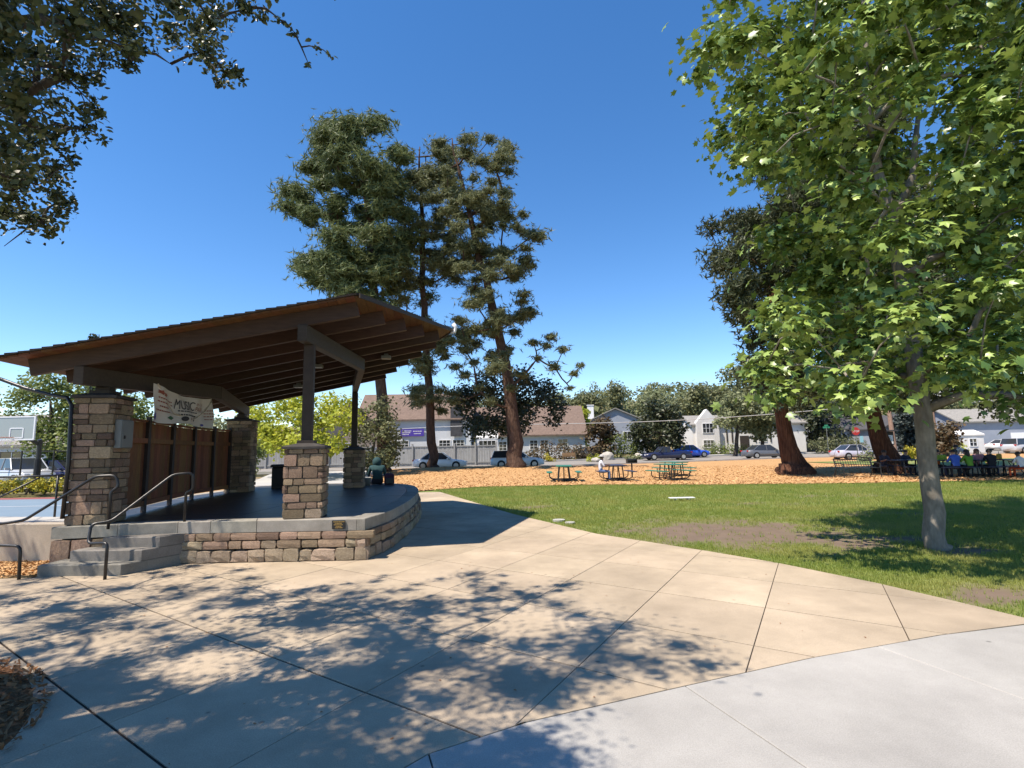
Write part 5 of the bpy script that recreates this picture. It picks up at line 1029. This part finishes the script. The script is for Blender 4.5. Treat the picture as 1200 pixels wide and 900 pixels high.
    def cap(nm, r, c, sq, m_, cut=-1.):
        bm = bmesh.new(); bmesh.ops.create_uvsphere(bm, u_segments=14, v_segments=9, radius=1)
        bmesh.ops.delete(bm, geom=[v for v in bm.verts if v.co.z < cut], context='VERTS')
        for v in bm.verts: v.co = Vector((v.co.x*r*sq[0], v.co.y*r*sq[1], v.co.z*r*sq[2]))
        me = bpy.data.meshes.new(nm); bm.to_mesh(me); bm.free(); me.materials.append(m_); me.polygons.foreach_set('use_smooth', [True]*len(me.polygons)); q = link(nm, me, root, c); return q
    if extra == 'hood':
        cap('hood', .135, hd+Vector((0, -.02, .03)), (1, 1.05, 1.15), m2.materials[0])
    elif extra == 'hat':
        cap('hair', .108, hd+Vector((0, -.015, .03)), (1, 1.05, 1.05), plain('hair', hair, .6), -.2); hm = plain('hat_cloth', (.4, .38, .36), .8)
        cap('hat', .115, hd+Vector((0, 0, .075)), (1, 1.05, .95), hm, 0.); MB().tube([hd+Vector((0, 0, .07)), hd+Vector((0, 0, .085))], [.2, .19], 18).build('hat_brim', hm, root)
    else: cap('hair', .112, hd+Vector((0, -.022, .03)), (1, 1.05, 1.08), plain('hair', hair, .6), -.35)
    if long_hair: cap('long_hair', .11, hd+Vector((0, -.07, -.10)), (1, .6, 1.6), plain('hair', hair, .6))
    # face
    nose = link('nose', MB().add([(0, .03, -.02), (-.014, 0, -.02), (.014, 0, -.02), (0, 0, .03)], [(0, 2, 1), (0, 1, 3), (0, 3, 2), (1, 2, 3)]).mesh('nose', skin), root, hd+Vector((0, .095, .0)))
    for s in (-1, 1):
        link('eye', MB().box((0, 0, 0), (.02, .008, .01)).mesh('eye', 'blackp'), root, hd+Vector((s*.035, .091, .022))); cap('ear', .025, hd+Vector((s*.1, 0, .0)), (.4, .8, 1.2), M[skin])
    link('mouth', MB().box((0, 0, 0), (.045, .008, .008)).mesh('mouth', 'ink_red'), root, hd+Vector((0, .091, -.045)))
    return root

# ------------------------------------------------------------------ picnic tables, bench, grill
def picnic(label, px, pyb, Y, rz, coat='green_coat', L_=1.85, grp='picnic tables on the mulch'):
    b = at(px, pyb, Y); root = empty('picnic_table', (b[0], Y, terr(b[0], Y)+.01), rz, label, 'picnic table', grp)
    MB().box((0, 0, .75), (L_, .76, .045)).build('table_top', coat, root, bevel=.015)
    for s in (-1, 1):
        MB().box((0, s*.72, .45), (L_, .27, .04)).build('seat', coat, root, bevel=.012)
        leg = MB(); x = s*(L_/2-.38)
        leg.tube([(x, -.30, .0), (x, -.22, .72)], .03, 8); leg.tube([(x, .30, .0), (x, .22, .72)], .03, 8); leg.tube([(x, -.33, .02), (x, .33, .02)], .03, 8); leg.build('leg_frame', 'steel', root)
        arm = MB(); arm.tube([(x, -.72, .43), (x, -.70, .2), (x, -.55, .10), (x, .55, .10), (x, .70, .2), (x, .72, .43)], .024, 8); arm.build('seat_bracket', 'steel', root)
        MB().tube([(s*.35, 0, .10), (s*(L_/2-.38), 0, .68)], .016, 6).build('brace', 'steel', root)
    return root
picnic('green picnic table left of the man in the hat', 661, 563, 26.6, math.pi/2-.05, L_=1.6); t2 = picnic('dark blue picnic table where the man in the hat sits', 722, 562, 26.3, math.pi/2+.04, 'dark_coat', 1.6)
picnic('green picnic table nearest the pedestal grill', 786, 562, 26.0, math.pi/2+.25); picnic('green picnic table just behind the one by the grill', 790, 557, 29.5, math.pi/2+.2)
gl = 'shaded picnic tables by the redwood'
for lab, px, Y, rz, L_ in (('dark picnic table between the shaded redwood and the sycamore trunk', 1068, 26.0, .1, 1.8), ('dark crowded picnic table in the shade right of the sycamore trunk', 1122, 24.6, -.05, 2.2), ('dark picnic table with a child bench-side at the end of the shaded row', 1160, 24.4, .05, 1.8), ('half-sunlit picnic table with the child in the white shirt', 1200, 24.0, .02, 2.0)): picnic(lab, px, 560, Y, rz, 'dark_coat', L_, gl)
def seat_on(px, Y, dx, dy): b = at(px, 560, Y); return (b[0]+dx, Y+dy, .0+terr(b[0], Y)-.03)
person('seated man in pale shirt, jeans and brimmed hat at the dark blue picnic table', seat_on(722, 26.3, -.74, .05), -math.pi/2+.05, 'sit', (.55, .55, .58), (.10, .16, .30), 'skin_d', extra='hat')
gp_ = 'people at the shaded picnic tables'
for lab, px, Y, dx, dy, rz, sh, pn, kw in (
    ('person in bright blue top seated with back turned at the crowded table', 1122, 24.6, -.6, -.72, 0, (.03, .10, .42), (.02, .02, .04), {}),
    ('person with long dark hair and green sleeves at the crowded table', 1122, 24.6, .0, -.72, .1, (.10, .28, .03), (.02, .02, .03), dict(long_hair=True)),
    ('person in light blue shirt seated across the crowded table', 1122, 24.6, .55, .72, math.pi, (.12, .32, .48), (.03, .03, .05), dict(skin='skin_d')),
    ('person in black shirt with dark bun across the crowded table', 1122, 24.6, 1.0, -.72, -.2, (.015, .015, .02), (.02, .02, .03), {}),
    ('person in orange top across the crowded table', 1122, 24.6, -.3, .72, math.pi, (.45, .12, .03), (.03, .03, .04), {}),
    ('person in pink and white top at the end of the shaded row', 1160, 24.4, .1, .72, math.pi, (.50, .25, .28), (.03, .03, .05), dict(long_hair=True, hair=(.12, .05, .03))),
    ('child in lime green shirt at the last shaded table', 1160, 24.4, .7, .72, math.pi-.2, (.35, .48, .06), (.05, .05, .12), dict(scale=.82)),
    ('child in white shirt and red shorts seated at the half-sunlit table', 1200, 24.0, -.75, -.72, .15, (.70, .68, .66), (.5, .08, .03), dict(skin='skin_d', scale=.9)),
    ('person in white patterned top bent over the half-sunlit table', 1200, 24.0, .2, -.72, .2, (.55, .57, .66), (.2, .2, .25), {}),
    ('person in dark clothes seated between the shaded redwood and the sycamore', 1068, 26.0, -.75, .72, math.pi, (.03, .03, .05), (.02, .02, .03), dict(skin='skin_d')),
    ('person in navy jacket seated beside the sycamore trunk', 1068, 26.0, .3, .72, math.pi+.1, (.02, .025, .05), (.02, .02, .03), {})):
    person(lab, seat_on(px, Y, dx, dy), rz, 'sit', sh, pn, group=gp_, **kw)
q = at(1136, 556, 29); person('person in pale clothes bending forward behind the crowded table', (q[0], 29, 0.02), .6, 'bend', (.58, .58, .6), (.45, .45, .47), hair=(.02, .02, .02))
for px in (1090, 1105, 1150, 1172): 
    q = at(px, 545, 24.5); o_ = empty('bag', (q[0], 24.5, .78), rng.uniform(0, 3), {1090: 'green bag on the crowded shaded table', 1105: 'yellow-green bag next to the long dark hair', 1150: 'pink bag on the table at the row end', 1172: 'lime and red lunch bag on the last shaded table'}[px], 'bag', 'bags on the picnic tables')
    cl_ = {1090: (.06, .30, .05), 1105: (.25, .4, .05), 1150: (.5, .2, .22), 1172: (.5, .3, .05)}[px]; MB().prism([(-.16, -.09), (.16, -.1), (.17, .09), (-.15, .1)], 0, .24, bev=.04).build('pouch', plain('bag_cloth', cl_, .8), o_); MB().tube([(-.1, 0, .23), (-.08, 0, .34), (.08, 0, .34), (.1, 0, .23)], .012, 6).build('strap', 'blackp', o_)
hp = at(441, 567, 16.6); person('hunched person in dark teal hooded jacket sitting on the far stage edge', (hp[0], 16.75, .60), .35, 'hunch', (.015, .055, .06), (.02, .02, .03), extra='hood', scale=1.05)
bp_ = at(457, 566, 16.8); o_ = empty('backpack', (bp_[0], 16.7, .602), .3, 'dark maroon backpack standing beside the hooded person', 'backpack')
mb = MB(); mb.prism([(-.15, -.1), (.15, -.1), (.15, .1), (-.15, .1)], 0, .34, bev=.05).build('pack', plain('maroon_cloth', (.05, .012, .03), .8), o_, bevel=.03); MB().prism([(-.11, -.15), (.11, -.15), (.11, -.1), (-.11, -.1)], .03, .2, bev=.02).build('pocket', 'blackp', o_); MB().tube([(-.05, 0, .33), (-.03, 0, .39), (.03, 0, .39), (.05, 0, .33)], .012, 6).build('handle', 'blackp', o_)
bk = at(431, 566, 16.4); o_ = empty('bucket', (bk[0], 16.3, .602), 0, 'small grey bucket beside the far stage column', 'bucket'); MB().tube([(0, 0, 0), (0, 0, .22), (0, 0, .23)], [.1, .13, .135], 14).build('pail', 'grey_metal', o_, smooth=True); MB().tube([(.13*math.cos(a), 0, .22+.1*math.sin(a)) for a in np.linspace(0, math.pi, 8)], .006, 5).build('handle', 'steel', o_)
lb = at(327, 568, 15.5); o_ = empty('waste_bin', (lb[0], 15.5, .602), .2, 'black upright waste bin behind the near stage column', 'bin'); MB().prism([(-.17, -.17), (.17, -.17), (.2, .2), (-.2, .2)], 0, .62, bev=.02).build('bin_body', 'blackp', o_); MB().prism([(-.21, -.2), (.21, -.2), (.21, .21), (-.21, .21)], .622, .70, bev=.03).build('lid', 'blackp', o_)
# metal lattice bench by the redwood
bb = at(1003, 561, 25.6); bch = empty('park_bench', (bb[0], 25.6, .01), math.pi+.12, 'black metal lattice bench with arched back before the shaded redwood', 'bench')
W2 = .95
mb = MB()
for x in np.linspace(-W2+.06, W2-.06, 15): mb.tube([(x, -.02, .47), (x, -.16, .86+.09*(1-(x/W2)**2))], .012, 5)
for t_ in (.25, .5, .75): mb.tube([(x, -.02-.14*t_, .47+(.39+.09*(1-(x/W2)**2))*t_) for x in np.linspace(-W2, W2, 9)], .010, 5)
mb.tube([(x, -.165, .87+.09*(1-(x/W2)**2)) for x in np.linspace(-W2, W2, 13)], .026, 8); mb.build('backrest', 'steel', bch)
mb = MB()
for y in np.linspace(0, .46, 8): mb.box((0, y, .45), (W2*2, .035, .02))
mb.build('seat', 'steel', bch)
for s in (-1, 1): MB().tube([(s*W2, -.2, 0), (s*W2, -.03, .45), (s*W2, -.17, .88)], .025, 8).build('leg', 'steel', bch); MB().tube([(s*W2, .46, 0), (s*W2, .45, .45), (s*W2, .44, .64), (s*W2, .2, .68), (s*W2, -.1, .66)], .025, 8).build('armrest', 'steel', bch)
wb = at(667, 541, 59.5); o_ = empty('garden_bench', (wb[0], 59.5, terr(wb[0], 59.5)), 0, 'plain wooden garden bench in front of the hedge', 'bench'); MB().box((0, 0, .45), (1.5, .4, .05)).build('seat', 'wood', o_); MB().box((0, .2, .72), (1.5, .04, .36)).build('backrest', 'wood', o_); [MB().box((s*.68, 0, .22), (.08, .36, .43)).build('leg', 'wood', o_) for s in (-1, 1)]
gq = at(741, 560, 28.5); o_ = empty('pedestal_grill', (gq[0], 28.5, 0), 0, 'black steel pedestal barbecue grill between the picnic tables', 'grill'); MB().tube([(0, 0, 0), (0, 0, .78)], .04, 8).build('post', 'steel', o_); mb = MB().box((0, 0, .80), (.5, .4, .03)); [mb.box(c, d) for c, d in (((-.25, 0, .9), (.02, .4, .22)), ((.25, 0, .9), (.02, .4, .22)), ((0, .2, .9), (.5, .02, .22)))]; mb.build('firebox', 'steel', o_); MB().box((0, -.02, .98), (.46, .36, .015)).build('grate', 'steel', o_)
# signs and poles
def pole_sign(name, label, px, pyb, Y, h, r=.035): b = at(px, pyb, Y); o = empty(name, (b[0], Y, terr(b[0], Y)), 0, label, 'sign'); MB().tube([(0, 0, 0), (0, 0, h)], r, 8).build('post', 'grey_metal', o); return o
o_ = pole_sign('stop_sign', 'red octagonal sign on a grey post seen from across the mulch', 1006, 541, 48, 2.95); a_ = [(.38*math.cos(R_(22.5+45*k)), .38*math.sin(R_(22.5+45*k))) for k in range(8)]
MB().add([(x, -.05, 2.7+y) for x, y in a_]+[(x, -.03, 2.7+y) for x, y in a_], [tuple(range(8)), tuple(range(15, 7, -1))]+[(k, 8+k, 8+(k+1) % 8, (k+1) % 8) for k in range(8)]).build('panel', plain('sign_red', (.5, .03, .03), .5), o_)
def textmesh(body, size, par, loc, mtl):
    cu = bpy.data.curves.new('t', 'FONT'); cu.body = body; cu.size = size; cu.align_x = 'CENTER'; to = bpy.data.objects.new('t', cu); me = bpy.data.meshes.new_from_object(to); bpy.data.objects.remove(to); me.materials.clear(); me.materials.append(M[mtl]); q = link('lettering', me, par, loc, (math.pi/2, 0, 0)); return q
textmesh('STOP', .26, o_, (0, -.056, 2.61), 'white')
o_ = pole_sign('street_sign', 'green street name blade on a tall grey post by the hedge', 971, 530, 63, 3.1); MB().box((0, 0, 3.2), (.8, .04, .2)).build('name_blade', plain('sign_green', (.02, .22, .12), .5), o_); MB().box((0, 0, 3.42), (.04, .7, .18)).build('name_blade', plain('sign_green', (.02, .22, .12), .5), o_)
o_ = pole_sign('blue_sign', 'small pale blue sign beside the shaded redwood trunk', 1012, 541, 50, 2.2); MB().box((0, -.05, 2.0), (.3, .02, .6)).build('panel', plain('sign_blue', (.25, .5, .6), .5), o_)
kq = at(1041, 545, 40); o_ = empty('message_board', (kq[0], 40, terr(kq[0], 40)), 0, 'brown message board with white notices under a small roof', 'notice board')
MB().box((.1, 0, .8), (.14, .14, 1.6)).build('post', 'wood', o_); MB().box((0, -.05, 1.95), (1.1, .1, 1.0)).build('cabinet', 'timberdark', o_); MB().box((.1, -.11, 1.85), (.75, .02, .65)).build('notice', 'white', o_)
mb = MB(); [mb.box((.1+random.uniform(-.1, .1), -.123, 2.05-.1*k), (.4, .004, .03)) for k in range(5)]; mb.build('lettering', 'ink', o_)['kind'] = 'stuff'; MB().prism([(-.75, -.35), (.75, -.35), (.75, .25), (-.75, .25)], 2.47, 2.56).build('roof', 'roof_dark', o_)
pg = 'wooden utility poles'
for lab, px, pyb, Y, h in (('wooden utility pole beside the blue-grey spruce', 1049, 530, 62, 11), ('wooden utility pole rising behind the sycamore trunk', 1099, 528, 60, 12)):
    b = at(px, pyb, Y); o_ = empty('utility_pole', (b[0], Y, terr(b[0], Y)), 0, lab, 'utility pole', pg); MB().tube([(0, 0, 0), (-.25, 0, h*.5), (-.5, 0, h)], [.26, .22, .17], 10).build('pole', mat('pole_wood'+str(px), (.34, .22, .16), (.24, .15, .11), 3, .9, .2), o_); MB().box((-.45, 0, h-.8), (2.4, .12, .14)).build('crossarm', 'wood', o_)
mb = MB(); A3, B3 = at(640, 497, 55), at(1000, 477, 50); mb.tube([A3+(B3-A3)*t_+np.array([0, 0, -.35*math.sin(math.pi*t_)]) for t_ in np.linspace(-.6, 1.4, 24)], .035, 6); tag(mb.build('power_line', plain('cable_grey', (.42, .42, .42), .6)), 'pale overhead cable strung across the street', 'cable')
# basketball hoop
hq = at(41, 579, 25.5); hz = -.05; o_ = empty('basketball_hoop', (hq[0], 25.5, hz), 0, 'basketball hoop with clear backboard on a black pole', 'basketball hoop'); c_ = at(14, 502, 24.4); c_ = np.array([c_[0]-hq[0], 24.4-25.5, c_[2]-hz])
MB().tube([(0, 0, 0), (0, 0, c_[2]-.55), (.0, -.02, c_[2]-.5)], .10, 10).build('pole', 'steel', o_); MB().bar((0, 0, c_[2]-.75), (c_[0]*.75, c_[1]+.08, c_[2]-.1), .1, .14).build('arm', 'steel', o_); MB().tube([(0, 0, 0), (0, 0, 1.6)], .14, 12).build('pole_pad', 'blackp', o_)
bb_ = MB().box((c_[0], c_[1], c_[2]), (2.1, .04, 1.05)).build('backboard', plain('smoked_acrylic', (.30, .34, .34), .12), o_); fm = MB()
for x in (-1.05, 1.05): fm.box((c_[0]+x, c_[1], c_[2]), (.06, .07, 1.11))
for z in (-.525, .525): fm.box((c_[0], c_[1], c_[2]+z), (2.04, .07, .06))
fm.build('frame', 'white', bb_); fm = MB()
for x in (-.3, .3): fm.box((c_[0]+.25+x, c_[1]-.03, c_[2]-.22), (.05, .01, .45))
for z in (0, -.44): fm.box((c_[0]+.25, c_[1]-.03, c_[2]+z), (.55, .01, .05))
fm.build('target_square', 'white', bb_); MB().tube([(c_[0]+.1+.23*math.cos(a), c_[1]-.3+.23*math.sin(a), c_[2]-.42) for a in np.linspace(0, 6.2832, 20)], .012, 6).build('rim', plain('rim_orange', (.45, .10, .03), .4), o_)
mb = MB(); [mb.tube([(c_[0]+.1+.22*math.cos(a), c_[1]-.3+.22*math.sin(a), c_[2]-.43), (c_[0]+.1+.13*math.cos(a+.4), c_[1]-.3+.13*math.sin(a+.4), c_[2]-.8)], .006, 4) for a in np.linspace(0, 6.28, 12, endpoint=False)]; mb.build('net', 'white', o_)['kind'] = 'stuff'
cf = empty('court_fence', (-22, 27.6, 0), 0, 'dark low wire fence with thin posts behind the ball court', 'fence')
for px in (60, 22, -20, 100): q = at(px, 570, 27.6); MB().tube([(q[0]+22, 0, 0), (q[0]+22, 0, 2.0)], .04, 8).build('post', 'steel', cf)
for z in (.9, 1.95): MB().tube([(-8, 0, z), (5, 0, z)], .02, 6).build('rail', 'steel', cf)
# small things on the ground
for k, (px, py, lab) in enumerate(((655, 610, 'pale round irrigation cover in the grass near the paving edge'), (668, 613, 'second pale irrigation cover, beside the worn grass edge'))):
    g = G(px, py); tag(MB().tube([(0, 0, -.03), (0, 0, .012)], .14 if k == 0 else .11, 16).build('irrigation_cover', 'walk'), lab, 'cover').location = (g[0], g[1], .012)
g = G(799, 586); o_ = empty('white_board', (g[0], g[1], 0), .05, 'thin white board lying on two low feet on the lawn', 'board'); MB().box((0, 0, .07), (.75, .22, .02)).build('plank', 'white', o_); [MB().box((s*.2, 0, .03), (.05, .18, .058)).build('foot', 'white', o_) for s in (-1, 1)]
def rock(label, px, pyb, Y, s, seed=1):
    b = at(px, pyb, Y); bm = bmesh.new(); bmesh.ops.create_icosphere(bm, subdivisions=2, radius=.5); r = np.random.default_rng(seed); ph = r.uniform(0, 6, 6)
    for v in bm.verts: c = v.co; v.co = c*(1+.13*math.sin(5*c.x+ph[0])+.12*math.sin(6*c.y+ph[1])+.1*math.sin(7*c.z+ph[2])+r.normal(0, .025)); v.co.z = max(v.co.z, -.3)
    me = bpy.data.meshes.new('rock'); bm.to_mesh(me); bm.free(); me.materials.append(M['rock'])
    o = link('rock', me, None, (b[0], Y, terr(b[0], Y)+s*.2), (0, 0, r.uniform(0, 3)), (s*1.3, s, s*.8)); tag(o, label, 'rock', 'garden rocks')
rock('white garden rock beside the low bright shrub', 698, 541, 56.5, .8, 1); rock('large pale boulder in the bed before the chimney house', 712, 538, 60, 1.3, 2); rock('tan boulder near the dark navy pickup', 748, 540, 60.5, 1.0, 3)
# roots and leaves lying on the paving
n = 130; P = []
while len(P) < n:
    x, y = rng.uniform(-4.5, 3.5), rng.uniform(2.6, 8)
    if inpoly(x, y, plaza) and (len(P) % 3 or x < 0): P.append((x, y, .006))
P = np.array(P); tag(scatter('fallen_leaves', OAK[0], OAK[1], P, frames(rng.normal(0, .15, P.shape)+np.array([0, 0, 1])), rng.uniform(.012, .03, n), 'darkchip'), 'small dry oak leaves scattered on the paving', 'leaf litter', kind='stuff')
